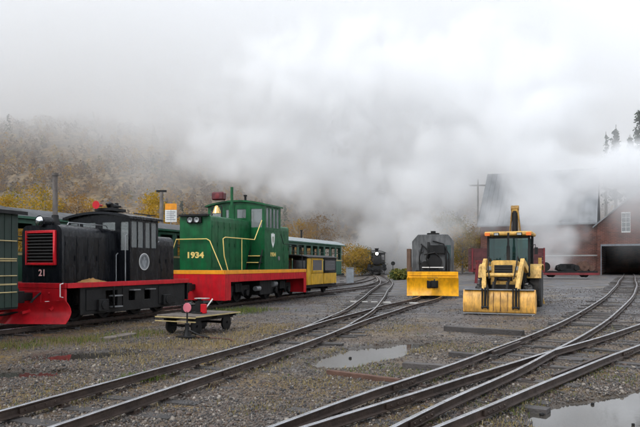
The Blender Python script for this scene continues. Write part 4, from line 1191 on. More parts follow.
for tx in (1.75, 6.0):
    bo = MB(); 
    for s in (-1, 1):
        bo.prism([(tx - 1.15, 0.62), (tx - 0.95, 0.40), (tx - 0.55, 0.42), (tx - 0.35, 0.62), (tx + 0.35, 0.62), (tx + 0.55, 0.42), (tx + 0.95, 0.40), (tx + 1.15, 0.62), (tx + 1.1, 0.86), (tx - 1.1, 0.86)], 'y', min(s * 0.78, s * 0.88), max(s * 0.78, s * 0.88))
        for k in (-1, 1): bo.cyl((tx + k * 0.72, s * 0.8, 0.55), (tx + k * 0.72, s * 1.0, 0.55), 0.13, 12)
        for k in range(3): bo.cyl((tx - 0.2 + 0.2 * k, s * 0.92, 0.6), (tx - 0.2 + 0.2 * k, s * 0.92, 0.95), 0.07, 10)
    bo.box(tx - 0.25, tx + 0.25, -0.8, 0.8, 0.62, 1.1)
    bog = bo.build('bogie', UNDER, L2, bevel=0.01)
    for k in (-1, 1): wheelset(bog, tx + k * 0.72, 0.38)
b = MB(); b.box(3.35, 4.5, -1.12, 1.12, 0.42, 1.03); b.build('fuel_tank', UNDER, L2, bevel=0.03)
b = MB(); b.cyl((4.65, -1.05, 0.85), (5.0, -1.05, 0.85), 0.13, 14); b.cyl((2.9, -1.1, 0.7), (3.3, -1.1, 0.7), 0.1, 12); b.each('air_tank', STEEL, L2)
HW = 0.66
b = MB(); b.prism(rounded(HW, 1.472, 3.5, 0.09, 4), 'x', 0.10, 3.32); hood = b.build('engine_hood', GREEN, L2, smooth=30)
hood_panels(hood, [0.16, 0.62, 1.08, 1.54, 2.0, 2.46, 2.92, 3.26], HW, 1.56, 3.3, GREEN)
b = MB(); b.box(-0.06, 0.16, -0.58, 0.62, 3.47, 3.54); b.build('visor', UNDER, L2)
b = MB(); b.box(0.0, 0.10, -0.3, 0.3, 3.22, 3.44); hb = b.build('headlight_box', UNDER, L2, bevel=0.01)
for s in (-1, 1): one('lathe', [(0.10, 0.05), (0.10, 0.0), (0.085, 0.0), (0.07, 0.025), (0.02, 0.04)], (-0.04, s * 0.14, 3.33), (1, 0, 0), 16).build('headlight', DULL, hb)
lettering('front_number', '1934', 0.30, GOLD, L2, (0.098, 0.0, 2.02), (0, -1, 0), bold=0.012, squeeze=1.25)
# cab
cx0, cx1, ch, cz0, cz1 = 3.32, 4.95, 1.33, 1.472, 4.20
fh = [(0.12, 0.62, 1.75, 2.52), (0.86, 1.28, 2.15, 2.52), (1.38, 1.80, 2.15, 2.52), (2.04, 2.54, 1.75, 2.52)]
sw = [(0.16, 0.42, 1.75, 2.56), (0.50, 0.76, 1.75, 2.56), (0.86, 1.12, 1.75, 2.56), (1.20, 1.46, 1.75, 2.56)]
cab = MB()
cab.wall((cx0, ch, cz0), (0, -1, 0), (0, 0, 1), 2 * ch, cz1 - cz0, fh, 0.05)
cab.wall((cx1, -ch, cz0), (0, 1, 0), (0, 0, 1), 2 * ch, cz1 - cz0, fh, 0.05)
for s in (-1, 1):
    hs = [(a - .05, b_ - .05, c, d) for a, b_, c, d in sw]
    if s < 0: cab.wall((cx0 + .05, -ch, cz0), (1, 0, 0), (0, 0, 1), cx1 - cx0 - .1, cz1 - cz0, hs, 0.05)
    else: cab.wall((cx1 - .05, ch, cz0), (-1, 0, 0), (0, 0, 1), cx1 - cx0 - .1, cz1 - cz0, hs, 0.05)
cabo = cab.build('cab', GREEN, L2, smooth=0)
for X in (cx0 + 0.025, cx1 - 0.025): panes(cabo, [(ch - b_, ch - a, cz0 + c, cz0 + d) for a, b_, c, d in fh], ('x', X))
for Y in (-ch + 0.025, ch - 0.025): panes(cabo, [(cx0 + a, cx0 + b_, cz0 + c, cz0 + d) for a, b_, c, d in sw], ('y', Y))
q = MB()
for s in (-1, 1):
    y0, y1 = sorted((s * ch, s * (ch + 0.02)))
    q.box(cx0 + 0.1, cx1 - 0.1, y0, y1, cz0 + 1.66, cz0 + 1.72)
q.box(cx0 - 0.015, cx0, -1.28, -0.66, cz0 + 0.55, cz0 + 0.575); q.box(cx0 - 0.015, cx0, -0.70, -0.68, cz0 + .575, cz0 + 2.6)
q.each('window_ledge', GREEN, cabo)
b = MB()
for xa in (cx0 + .002, cx1 - .052): b.prism(gable(1.32, 4.202, 4.32), 'x', xa, xa + .05)
b.build('cab_gable', GREEN, cabo, smooth=0)
b = MB(); b.prism(arch(ch + 0.07, 4.18, 4.37, 0.07), 'x', cx0 - 0.12, cx1 + 0.12); b.build('cab_roof', GREEN, L2, smooth=40)
b = MB(); b.prism(rounded(HW, 1.472, 3.45, 0.09, 4), 'x', cx1, 7.4); rh = b.build('rear_hood', GREEN, L2, smooth=30)
hood_panels(rh, [5.0, 5.6, 6.2, 6.8, 7.36], HW, 1.56, 3.25, GREEN)
b = MB()
for k, z in enumerate((1.78, 2.05)): b.box(cx0 - 0.42 + 0.14 * k, cx0 - 0.01, -1.25, -0.72, z - 0.03, z)
b.bar((cx0 - .42, -1.26, 1.47), (cx0 - .05, -1.26, 2.3), 0.03, 0.05); b.bar((cx0 - .42, -0.70, 1.47), (cx0 - .05, -0.70, 2.3), 0.03, 0.05)
stp = b.build('cab_steps', UNDER, L2)
b = MB()
for k, z in enumerate((1.78, 2.05)): b.box(cx0 - 0.44 + 0.14 * k, cx0 - 0.42 + 0.14 * k, -1.25, -0.72, z - 0.032, z + 0.006)
b.each('step_edge', GOLD, stp)
b = MB(); b.tube([(0.02, 1.2, 1.47), (0.0, 0.75, 2.62), (0.0, -0.55, 2.62), (0.0, -0.68, 2.55), (0.02, -1.18, 1.47)], 0.02, 6); b.build('front_handrail', GOLD, L2)
b = MB(); b.tube([(0.28, -1.28, 1.47), (0.10, -1.22, 2.0), (0.05, -1.2, 2.62), (0.2, -1.22, 2.68), (2.6, -1.22, 2.68), (3.22, -1.25, 3.5)], 0.02, 6)
b.cyl((1.5, -1.22, 1.47), (1.5, -1.22, 2.68), 0.015, 6); b.build('side_handrail', GOLD, L2)
b = MB(); b.tube([(5.02, -1.25, 3.2), (5.5, -1.22, 2.6), (7.6, -1.22, 2.6), (7.75, -1.25, 1.47)], 0.018, 6); b.tube([(7.9, 1.2, 1.47), (7.95, 1.1, 2.55), (7.95, -1.1, 2.55), (7.9, -1.2, 1.47)], 0.018, 6); b.each('rear_handrail', UNDER, L2)
b = MB(); b.box(2.98, 3.30, 0.42, 0.98, 4.38, 4.72); lb = b.build('warning_lamp', mat('dark_lamp_red', (0.09, 0.008, 0.012), 0.35), L2, bevel=0.05)
one('lathe', [(0.0, 0.0), (0.11, 0.02), (0.12, 0.06)], (2.95, 0.7, 4.55), (1, 0, 0), 16).build('lens', DKRED, lb)
b = MB(); b.lathe([(0.19, 0.0), (0.17, 0.04), (0.12, 0.18), (0.09, 0.27), (0.04, 0.31), (0.0, 0.32)], (1.9, 0.1, 3.72), (0, 0, 1), 18); bl = b.build('bell', BRASS, L2)
b = MB(); b.bar((1.9, -0.12, 3.5), (1.9, -0.12, 3.98), .04, .04); b.bar((1.9, 0.32, 3.5), (1.9, 0.32, 3.98), .04, .04); b.bar((1.9, -.12, 4.0), (1.9, .32, 4.0), .04, .04); b.box(1.8, 2.0, -.16, .36, 3.49, 3.53); b.build('bell_bracket', UNDER, bl)
b = MB(); b.cyl((2.75, -0.12, 3.48), (2.75, -0.12, 4.1), 0.13, 14); b.cyl((2.75, -0.12, 4.1), (2.75, -0.12, 4.85), 0.06, 12); b.build('exhaust_stack', GREEN, L2)
b = MB(); b.cyl((4.0, -0.1, 4.38), (4.0, -0.1, 4.62), 0.05, 10); b.cyl((4.0, -0.1, 4.6), (4.0, -0.1, 4.66), 0.08, 10); b.build('roof_vent', UNDER, L2)
sh = [(-0.2, 0.14), (-0.2, 0.25), (-0.08, 0.22), (0, 0.28), (0.08, 0.22), (0.2, 0.25), (0.2, 0.14), (0.16, -0.1), (0.0, -0.3), (-0.16, -0.1)]
b = MB(); b.prism([(4.13 + x * 0.85, 2.72 + z * 1.1) for x, z in sh], 'y', -ch - 0.012, -ch - 0.0005); em = b.build('emblem_shield', WHITE, L2, smooth=0)
b = MB(); b.prism([(4.13 + x * 0.4, 2.72 + z * 0.6) for x, z in sh], 'y', -ch - 0.016, -ch - 0.0125); b.build('emblem_print', mat('emblem_olive', (0.25, 0.27, 0.2), 0.6), em, smooth=0)
lettering('side_number', '1934', 0.23, GOLD, L2, (4.14, -ch - 0.004, 2.1), (1, 0, 0), bold=0.008, squeeze=1.25)
one('cyl', (4.72, -ch, 1.95), (4.72, -ch - .03, 1.95), 0.09, 12).build('filler_cap', STEEL, L2)

# ------------------------------------------------------------------ dark green boxcar coupled ahead at the left edge
bc = thing('boxcar', 'dark green wooden boxcar cut off by the left edge of the picture', 'boxcar', on_T1(16.4 - 1.50 * 0.938), HROT)
BL = 8.0
b = MB(); b.box(-BL, 0, -1.05, 1.05, 0.66, 0.86); b.box(-BL, 0, -0.3, 0.3, 0.5, 0.66); b.build('underframe', UNDER, bc)
b = MB(); b.box(-BL + .03, -0.03, -1.06, 1.06, 0.87, 2.86); bd = b.build('body', DKGREEN, bc)
src = None
for i in range(40):
    x = -0.1 - i * 0.195
    if src is None:
        q = MB(); q.box(-0.09, 0.09, -0.022, 0.0, 0.70, 2.84); src = q.build('plank', DKGREEN, bd, bevel=0.006); src.matrix_local = Matrix.Translation((x, -1.06, 0))
    else: shared('plank', src, bd, Matrix.Translation((x, -1.06, random.uniform(-.004, .004))))
esrc = None
for i in range(11):
    y = -0.98 + i * 0.196
    M = Matrix.Translation((-0.03, y, 0)) @ Matrix.Rotation(PI / 2, 4, 'Z')
    shared('plank', src, bd, M)
b = MB(); b.prism([(-1.22, 2.80), (-1.22, 2.88), (0, 3.14), (1.22, 2.88), (1.22, 2.80), (0, 3.06)], 'x', -BL - 0.12, 0.14); b.build('roof', UNDER, bc, smooth=0)
b = MB()
for z in (1.05, 1.42, 1.80, 2.2): b.tube([(-0.12, -1.085, z), (-0.12, -1.15, z), (-0.6, -1.15, z), (-0.6, -1.085, z)], 0.014, 6)
b.each('ladder_rung', CREAM, bc)
b = MB()
for z in (1.21, 1.74): b.box(-2.4, -0.07, -1.105, -1.083, z, z + 0.035)
b.each('side_rail', CREAM, bc)
for x in (-1.2, -2.4, -6.6): wheelset(bc, x, 0.33)
one('box', -0.78, -0.70, -1.14, -1.10, 0.38, 0.80).build('hanging_lever', CARYELLOW, bc, bevel=.01)
b = MB(); b.prism([(-2.75, 0.55), (-2.3, 0.38), (-1.3, 0.38), (-0.85, 0.55), (-1.2, 0.72), (-2.4, 0.72)], 'y', -0.86, -0.76); b.build('truck_frame', UNDER, bc)
coupler(bc, 0, 1, 0.86)

# ------------------------------------------------------------------ green coaches on the second track
def make_coach():
    c = thing('passenger_coach', 'x', 'railway coach')
    CL, hw = 12.9, 1.2
    b = MB(); b.box(0, CL, -hw + .05, hw - .05, 0.85, 1.02); b.box(0.4, CL - .4, -0.4, 0.4, 0.6, 0.85); b.build('underframe', UNDER, c)
    x0, x1 = 0.75, CL - 0.75
    nwin = 9; pitch = (x1 - x0 - 0.3) / nwin
    holes = [(0.3 + pitch * i, 0.3 + pitch * i + pitch - 0.3, 1.12, 2.0) for i in range(nwin)]
    b = MB()
    b.wall((x0, -hw, 0.95), (1, 0, 0), (0, 0, 1), x1 - x0, 2.25, holes, 0.05); b.wall((x1, hw, 0.95), (-1, 0, 0), (0, 0, 1), x1 - x0, 2.25, holes, 0.05)
    eh = [(0.25, 0.75, 1.05, 1.95), (0.95, 1.45, 0.15, 1.95), (1.65, 2.15, 1.05, 1.95)]
    b.wall((x0, hw - .05, 0.95), (0, -1, 0), (0, 0, 1), 2 * hw - .1, 2.25, eh, 0.05); b.wall((x1, -hw + .05, 0.95), (0, 1, 0), (0, 0, 1), 2 * hw - .1, 2.25, eh, 0.05)
    for xa in (x0 + .002, x1 - .052): b.prism(gable(hw - .06, 3.202, 3.48), 'x', xa, xa + .05)
    body = b.build('body', COACHGREEN, c, smooth=0)
    b = MB()
    for s in (-1, 1):
        y0, y1 = sorted((s * hw, s * (hw + 0.02))); b.box(x0, x1, y0, y1, 1.96, 2.04)
    b.each('belt_rail', CREAM, c)
    for i, (a, b2, c0, d0) in enumerate(holes):
        q = MB()
        for s in (-1, 1):
            y0, y1 = sorted((s * (hw - 0.03), s * (hw - 0.005)))
            q.box(x0 + a, x0 + a + 0.04, y0, y1, 0.95 + c0, 0.95 + d0); q.box(x0 + b2 - 0.04, x0 + b2, y0, y1, 0.95 + c0, 0.95 + d0); q.box(x0 + a + .04, x0 + b2 - .04, y0, y1, 0.95 + 1.56, 0.95 + 1.6)
        q.each('window_frame', DKGREEN, body, smooth=0)
    for i in range(9):
        q = MB(); x = x0 + 0.6 + pitch * i
        for s in (-1, 1):
            ya, yb = sorted((s * 0.3, s * 1.1)); q.box(x, x + 0.45, ya, yb, 1.35, 1.45); q.box(x, x + 0.06, ya, yb, 1.45, 2.0)
        q.each('bench', BROWNWOOD, c)
    b = MB(); b.prism(arch(hw + 0.1, 3.17, 3.52, 0.05, 14), 'x', 0.0, CL); r = b.build('roof', ROOFGREY, c, smooth=50)
    b = MB()
    for s in (-1, 1):
        y0, y1 = sorted((s * (hw + .03), s * (hw + 0.13))); b.box(0.0, CL, y0, y1, 3.09, 3.165)
    b.each('fascia', COACHGREEN, r)
    for (x, h) in ((3.5, 0.3), (7.4, 0.55)):
        q = MB(); q.cyl((x, 0.2, 3.45), (x, 0.2, 3.5 + h), 0.06, 10); q.cyl((x, .2, 3.5 + h), (x, .2, 3.56 + h), 0.1, 10); q.build('stove_pipe', UNDER, r)
    for xe, s in ((0.06, 1), (CL - 0.06, -1)):
        q = MB()
        for y in (-1.08, -0.45, 0.45, 1.08): q.cyl((xe, y, 1.0), (xe, y, 3.12 if abs(y) > 1 else 1.95), 0.025, 6)
        q.bar((xe, -1.08, 1.95), (xe, -0.45, 1.95), .03, .03); q.bar((xe, .45, 1.95), (xe, 1.08, 1.95), .03, .03)
        for y in (-1.08, 1.08):
            for k in range(3): q.box(min(xe, xe + s * 0.5), max(xe, xe + s * .5), y - .1, y + .1, 0.35 + 0.22 * k, 0.38 + .22 * k)
        q.build('platform_rail', UNDER, c)
    for tx in (2.0, CL - 2.0):
        q = MB()
        for s in (-1, 1): q.prism([(tx - 1.0, 0.55), (tx - 0.6, 0.40), (tx + 0.6, 0.40), (tx + 1.0, 0.55), (tx + 0.8, 0.72), (tx - 0.8, 0.72)], 'y', min(s * .72, s * .82), max(s * .72, s * .82))
        q.box(tx - .2, tx + .2, -.75, .75, .5, .85)
        bg = q.build('bogie', UNDER, c)
        for k in (-1, 1): wheelset(bg, tx + k * 0.65, 0.33)
    return c
coach = make_coach()
spots = [(50.0, 'green coach with open windows and grey roof beyond the yellow railcar'),
         (36.9, 'green coach mostly hidden behind the green diesel locomotive'),
         (23.8, 'green coach with letters HO seen behind the black locomotive hood')]
for i, (yc, lab) in enumerate(spots):
    o = coach if i == 0 else copy_tree(coach)
    y0 = yc - 12.9 * 0.938
    o.location = on_T2(y0); o.rotation_euler = (0, 0, HROT); o['label'] = lab; o['group'] = 'green coaches on the second track'
    if i > 0:
        for ch_o in o.children:
            if ch_o.name.startswith('roof'): ch_o.material_slots[0].link = 'OBJECT'; ch_o.material_slots[0].material = ROOFDARK
    if i == 2: lettering('side_lettering', 'HO', 0.24, mat('pale_green_lettering', (0.35, 0.5, 0.3), 0.6), o, (8.25, -1.205, 3.0), (1, 0, 0), bold=0.006, squeeze=1.3)

# ------------------------------------------------------------------ small yellow railcar behind the green locomotive
rc = thing('railcar', 'small yellow railcar with framed windows coupled behind the green locomotive', 'railcar', on_T1(32.3), HROT)
RL, hw = 4.6, 0.92
b = MB(); b.box(0, RL, -hw + .06, hw - .06, 0.5, 0.62); b.build('frame', UNDER, rc)
for x in (1.0, 3.6): wheelset(rc, x, 0.26)
for s in (-1, 1):
    y0, y1 = sorted((s * hw, s * (hw - 0.04)))
    for k, (a, c) in enumerate(((0.05, 0.5), (0.6, 2.35), (2.45, 4.5))):
        q = MB(); q.box(a, c, y0, y1, 0.66, 1.22 if k else 2.0)
        q.build('side_panel', CARYELLOW, rc, bevel=0.008)
    for (a, c) in ((0.65, 2.3), (2.5, 4.45)):
        q = MB()
        for (p0, p1, z0, z1) in ((a, a + 0.14, 1.24, 2.05), (c - 0.14, c, 1.24, 2.05), (a + .14, c - .14, 1.24, 1.38), (a + .14, c - .14, 1.92, 2.05)): q.box(p0, p1, y0, y1, z0, z1)
        wf = q.build('window_frame', CARYELLOW if a < 1 else UNDER, rc, bevel=0.006)
        q = MB(); q.box(a + .14, c - .14, s * (hw - .02) - .006, s * (hw - .02) + .006, 1.38, 1.92); q.build('pane', GLASS, wf)
b = MB()
for x in (0.04, RL - 0.04): b.box(x - .03, x + .03, -hw + .05, hw - .05, 0.66, 1.3)
b.each('end_panel', CARYELLOW, rc)
b = MB()
for x in (0.05, 2.4, RL - .05):
    for s in (-1, 1): b.box(x - .035, x + .035, s * (hw - .09) - .03, s * (hw - .09) + .03, 0.62, 2.08)
b.each('post', UNDER, rc)
b = MB(); b.prism(arch(hw + 0.08, 2.07, 2.2, 0.04), 'x', -0.1, RL + 0.1); b.build('roof', UNDER, rc)
b = MB(); b.box(1.0, 1.5, -.8, .8, .62, 1.05); b.box(2.8, 3.3, -.8, .8, .62, 1.05); b.each('bench', BROWNWOOD, rc)
b = MB(); b.box(RL - .3, RL + .15, -hw + .1, -hw + .45, 0.3, 0.34); b.box(.0, .3, -hw - .05, -hw + .3, .3, .34); b.each('step', STEEL, rc)

# ------------------------------------------------------------------ steam locomotive coming head on
sp = (7.75, 87.0, float(gm(7.75, 87)))
SL = thing('steam_locomotive', 'black steam locomotive with lit headlight coming head on through the steam', 'locomotive', sp, math.atan2(1, 0.06))
b = MB(); b.lathe([(0.0, 0.0), (0.45, 0.02), (0.62, 0.06), (0.66, 0.14), (0.66, 5.6)], (0.9, 0, 1.98), (1, 0, 0), 24); boi = b.build('boiler', BLACK, SL)
b = MB(); b.lathe([(0.56, 0.0), (0.56, -.04), (0.2, -.07), (0.0, -.08)], (0.93, 0, 1.98), (1, 0, 0), 24)
for k in range(10): 
    a = 2 * PI * k / 10; b.cyl((0.86, .58 * math.cos(a), 1.98 + .58 * math.sin(a)), (0.95, .58 * math.cos(a), 1.98 + .58 * math.sin(a)), .03, 6)
b.build('smokebox_door', UNDER, boi)
one('lathe', [(0.26, 0), (0.2, 0.1), (0.19, 0.7), (0.27, 0.86), (0.27, 0.92), (0.2, .92)], (1.4, 0, 2.6), (0, 0, 1), 18).build('chimney', BLACK, SL)
for x in (2.8, 4.0): one('lathe', [(0.3, 0), (0.3, .35), (0.2, .5), (0, .55)], (x, 0, 2.55), (0, 0, 1), 16).build('dome', BLACK, SL)
b = MB(); b.cyl((0.78, 0, 2.82), (1.12, 0, 2.82), 0.2, 18); b.box(.85, 1.05, -.1, .1, 2.55, 2.66); hl = b.build('headlight', BLACK, SL)
one('lathe', [(0.0, -0.02), (0.17, 0.0), (0.17, 0.03)], (0.75, 0, 2.82), (1, 0, 0), 18).build('lens', LAMPON, hl)
b = MB(); b.box(0.2, 7.6, -0.5, 0.5, 0.75, 1.25); b.box(-.05, .2, -1.15, 1.15, 0.75, 1.05); b.build('frame', UNDER, SL)
b = MB()
for k in range(11):
    y = -1.0 + 0.2 * k; b.bar((-0.05, y, 0.85), (-0.75 + 0.5 * abs(y), y * 0.85, 0.27), 0.06, 0.05)
b.bar((-.25, -.95, .25), (-.72, 0, .25), .07, .07); b.bar((-.25, .95, .25), (-.72, 0, .25), .07, .07)
b.build('pilot', UNDER, SL)
for s in (-1, 1):
    b = MB(); b.cyl((0.5, s * 0.98, 0.88), (1.5, s * 0.98, 0.88), 0.27, 18); b.box(.55, 1.45, s * .98 - .2, s * .98 + .2, 1.1, 1.4); b.build('cylinder', BLACK, SL)
    b = MB(); b.box(1.5, 7.2, min(s * .66, s * 1.2), max(s * .66, s * 1.2), 1.62, 1.67); b.build('running_board', UNDER, SL)
    b = MB(); b.bar((1.6, s * .82, .72), (6.0, s * .82, .72), .06, .12); b.build('side_rod', STEEL, SL)
for x in (2.3, 3.5, 4.7, 5.9): wheelset(SL, x, 0.46)
wheelset(SL, 0.9, 0.3)
b = MB(); b.wall((6.3, 1.28, 1.3), (0, -1, 0), (0, 0, 1), 2.56, 1.75, [(0.12, 0.5, .75, 1.45), (2.06, 2.44, .75, 1.45)], .05); b.wall((6.35, -1.28, 1.3), (1, 0, 0), (0, 0, 1), 1.7, 1.75, [(.3, 1.3, .8, 1.45)], .05); b.wall((8.05, 1.28, 1.3), (-1, 0, 0), (0, 0, 1), 1.7, 1.75, [(.4, 1.4, .8, 1.45)], .05)
b.build('cab', BLACK, SL, smooth=0)
b = MB(); b.prism(arch(1.42, 3.04, 3.4, 0.06), 'x', 6.15, 8.3); b.build('cab_roof', BLACK, SL)
b = MB(); b.box(8.6, 13.2, -1.2, 1.2, 0.9, 2.5); b.build('tender', BLACK, SL, bevel=.04)
for x in (9.4, 10.3, 11.6, 12.5): wheelset(SL, x, 0.33)
b = MB(); b.lathe([(.14, 0), (.12, .06), (.07, .2), (0, .22)], (2.1, 0, 2.75), (0, 0, 1), 14); b.build('bell', BRASS, SL)

SL.scale = (1.08, 1.08, 1.06)
# ------------------------------------------------------------------ snowplow wagon
pl_rot = math.atan2(1, 0.20)
PW = thing('snowplow_wagon', 'dark tender wagon with broad yellow snowplow facing the camera', 'snowplow', (5.28, 30.0, float(gm(5.28, 30)) - 0.02), pl_rot)
moldboard(-0.42, -0.22, 1.19, 0.17, 0.98, 0.12, PLOWYELLOW, PW, 'plow_blade', wingup=0.02)
b = MB(); b.box(-0.14, 0.0, -1.17, 1.17, 1.0, 1.30); b.box(-0.17, -0.14, -1.1, 1.1, 1.12, 1.15)
b.box(-0.4, -0.14, -1.17, -1.12, .98, 1.06); b.box(-0.4, -0.14, 1.12, 1.17, .98, 1.06)
b.build('plow_beam', PLOWYELLOW, PW, bevel=0.01)
b = MB(); b.box(-0.36, -0.05, -0.26, 0.26, 0.55, 1.02); b.build('coupler_pocket', UNDER, PW, bevel=.02)
coupler(PW, -0.32, -1, 0.75)
b = MB(); b.box(0.0, 6.2, -1.05, 1.05, 0.85, 1.22); b.build('frame', UNDER, PW)
ch_ = [(-0.98, 1.22), (0.98, 1.22), (0.98, 2.74), (0.70, 3.06), (-0.70, 3.06), (-0.98, 2.74)]
GREYBODY = mat('sooty_grey_plate', (0.06, 0.062, 0.064), 0.5, var=0.5, scale=2, grime=0.7, gcol=(0.2, 0.2, 0.2), gscale=(3, 3, .5), bump=.2, bscale=12)
b = MB(); b.prism(ch_, 'x', 0.42, 5.9); b.build('tank_body', GREYBODY, PW, bevel=0.02, smooth=20)
b = MB(); b.prism([(y * 0.93, 1.3 + (z - 1.3) * .96) for y, z in ch_], 'x', 0.38, 0.42); fp = b.build('end_plate', GREYBODY, PW)
b = MB()
b.cyl((0.2, -0.1, 1.75), (0.38, -0.1, 1.75), 0.33, 16); b.cyl((0.22, 0.35, 1.6), (0.38, 0.35, 1.6), 0.2, 14); b.box(.2, .38, -.55, .2, 2.15, 2.55); b.cyl((.3, -.62, 1.3), (.3, -.62, 2.5), .05, 8); b.cyl((.3, .2, 1.9), (.3, .2, 2.7), .06, 8); b.box(.15, .38, -.7, .8, 1.24, 1.36)
b.build('machinery', UNDER, PW, bevel=0.01)
b = MB()
for pts in ([(.3, -.75, 1.3), (.22, -.75, 2.1), (.25, -.5, 2.6), (.3, 0, 2.75)], [(.25, .6, 1.3), (.2, .62, 2.0), (.28, .5, 2.5)], [(.2, .1, 1.4), (.15, .3, 1.9), (.2, .2, 2.3), (.3, .55, 2.6)], [(.2, -.3, 2.0), (.15, -.1, 2.2), (.2, .4, 2.1)]): b.tube(pts, .035, 8)
b.build('piping', UNDER, PW)
for (y, z, r) in ((.55, 2.3, .12), (-.35, 1.45, .1), (.62, 1.75, .09)): one('lathe', [(r, 0), (r, .06), (r * .8, .08), (0, .08)], (.39, y, z), (-1, 0, 0), 14).build('valve', GREYBODY, PW)
one('box', 0.16, 0.2, -0.5, 0.5, 1.48, 1.52).build('grab_bar', WHITE, PW)
b = MB()
b.box(.36, .379, -.84, -.58, 1.9, 2.55); b.build('window_pane', TEAL, PW)
b = MB(); b.cyl((1.2, 0, 3.04), (1.2, 0, 3.16), 0.3, 16); b.cyl((1.2, 0, 3.16), (1.2, 0, 3.26), .12, 10); b.build('hatch', UNDER, PW)
b = MB(); b.box(0.9, 1.6, 1.06, 1.26, 1.12, 2.4); b.box(.9, 1.6, 1.0, 1.06, 1.3, 1.5); b.build('side_locker', BROWNWOOD, PW, bevel=.01)
for x in (1.0, 2.2, 4.2, 5.3): wheelset(PW, x, 0.33)
# ------------------------------------------------------------------ backhoe loader
bh_p = (5.78, 20.75)
BH = thing('backhoe_loader', 'weathered yellow backhoe loader with front bucket lowered on the gravel', 'backhoe', (*bh_p, float(gm(*bh_p))), math.atan2(0.922, 0.387))
# bucket: curved shell, side plates, cutting edge, clam front
prof = [(0.12, 0.06), (0.06, 0.10), (0.02, 0.3), (0.04, 0.56), (0.12, 0.78), (0.17, 0.80), (0.30, 0.80), (0.62, 0.62), (0.72, 0.35), (0.62, 0.1), (0.4, 0.04)]
b = MB(); b.prism([(x, z) for x, z in prof], 'y', -1.10, 1.10); bk = b.build('bucket', BUCKET, BH, smooth=50)
for s in (-1, 1):
    q = MB(); q.prism([(x - (0.02 if x < .3 else -.02), z + (.015 if z > .4 else -.01)) for x, z in prof], 'y', min(s * 1.10, s * 1.135), max(s * 1.10, s * 1.135)); q.build('side_plate', BUCKET, bk)
b = MB(); b.box(-0.07, 0.14, -1.13, 1.13, 0.03, 0.062); b.build('cutting_edge', STEEL, bk)
b = MB(); b.box(0.05, 0.3, -1.1, 1.1, 0.802, 0.83); b.build('top_lip', STEEL, bk)
for y in (-0.55, 0.42):
    b = MB(); b.box(-0.05, 0.05, y - 0.11, y - 0.07, 0.18, 0.86); b.box(-0.05, 0.05, y + 0.07, y + 0.11, 0.18, 0.86); b.cyl((-0.02, y, 0.25), (0.08, y, 0.88), 0.04, 10); b.cyl((-.03, y - .12, .25), (-.03, y + .12, .25), .03, 8)
    b.build('clam_cylinder', UNDER, bk)
b = MB()
for y in (-0.28, -0.06, 0.16): b.box(0.012, 0.05, y - 0.006, y + 0.006, 0.12, 0.74)
b.each('seam', RUST, bk)
# loader arms
for s in (-1, 1):
    y = s * 0.62
    pts = [(0.45, y * 0.85, 0.55), (0.72, y * 0.9, 1.0), (1.1, y, 1.55), (1.45, y, 1.72), (1.95, y * 1.02, 1.62), (2.65, y * 1.05, 1.45)]
    b = MB()
    for p, q in zip(pts[:-1], pts[1:]): b.bar(p, q, 0.13, 0.24)
    for p in pts[1:-1]: b.cyl((p[0], p[1] - .068, p[2]), (p[0], p[1] + .068, p[2]), 0.125, 14)
    b.build('loader_arm', DIGYELLOW, BH, bevel=0.012)
    b = MB(); b.cyl((1.15, y * .92, 0.95), (1.0, y * .92, 1.35), .055, 10); b.cyl((2.3, y * .92, .8), (1.15, y * .92, 1.35), .06, 10, mi=0)
    b.build('lift_cylinder', UNDER, BH)
    b = MB(); b.cyl((0.5, s * 0.22, 0.85), (1.25, s * .22, 1.25), .045, 10); b.bar((0.42, s * .22, .45), (0.55, s * .22, 1.05), .06, .14); b.build('tilt_link', UNDER, BH)
for s in (-1, 1):
    one('tube', [(1.6, s * .5, 1.75), (1.3, s * .48, 1.9), (1.0, s * .46, 1.6), (.8, s * .4, 1.15)], .022, 7).build('hydraulic_hose', UNDER, BH)
    one('tube', [(2.6, s * .55, 1.6), (2.0, s * .52, 1.86), (1.5, s * .5, 1.78)], .02, 7).build('hydraulic_hose', UNDER, BH)
b = MB(); b.cyl((0.98, -0.62, 1.28), (0.98, 0.62, 1.28), 0.07, 12); b.build('cross_tube', DIGYELLOW, BH)
# chassis, engine cover, grille
b = MB(); b.box(1.2, 4.9, -0.4, 0.4, 0.55, 0.95); b.box(1.35, 1.5, -0.75, 0.75, 0.4, 0.55); b.build('chassis', UNDER, BH, bevel=.02)
b = MB(); b.prism(rounded(0.42, 0.92, 1.78, 0.1, 4), 'x', 1.35, 2.75); en = b.build('engine_cover', DIGYELLOW, BH)
b = MB(); b.box(1.325, 1.349, -0.3, 0.3, 1.08, 1.62); gr_ = b.build('grille', DARKIN, en)
src = None
for k in range(6):
    z = 1.12 + k * 0.09
    if src is None: src = one('box', -0.01, 0.01, -0.3, 0.3, -0.012, 0.012).build('grille_bar', UNDER, gr_); src.matrix_local = Matrix.Translation((1.315, 0, z))
    else: shared('grille_bar', src, gr_, Matrix.Translation((1.315, 0, z)))
b = MB()
for s in (-1, 1): b.box(1.30, 1.42, s * .47 - .09, s * .47 + .09, 1.42, 1.60)
b.each('headlamp_housing', DIGYELLOW, BH, bevel=.01)
for s in (-1, 1): one('box', 1.285, 1.299, s * .47 - .07, s * .47 + .07, 1.44, 1.58).build('headlamp', LENS, BH)
b = MB(); b.cyl((1.9, -0.1, 1.76), (1.9, -0.1, 2.75), 0.035, 10); b.cyl((1.9, -.1, 1.76), (1.9, -.1, 2.3), 0.06, 12); b.build('exhaust_pipe', UNDER, BH)
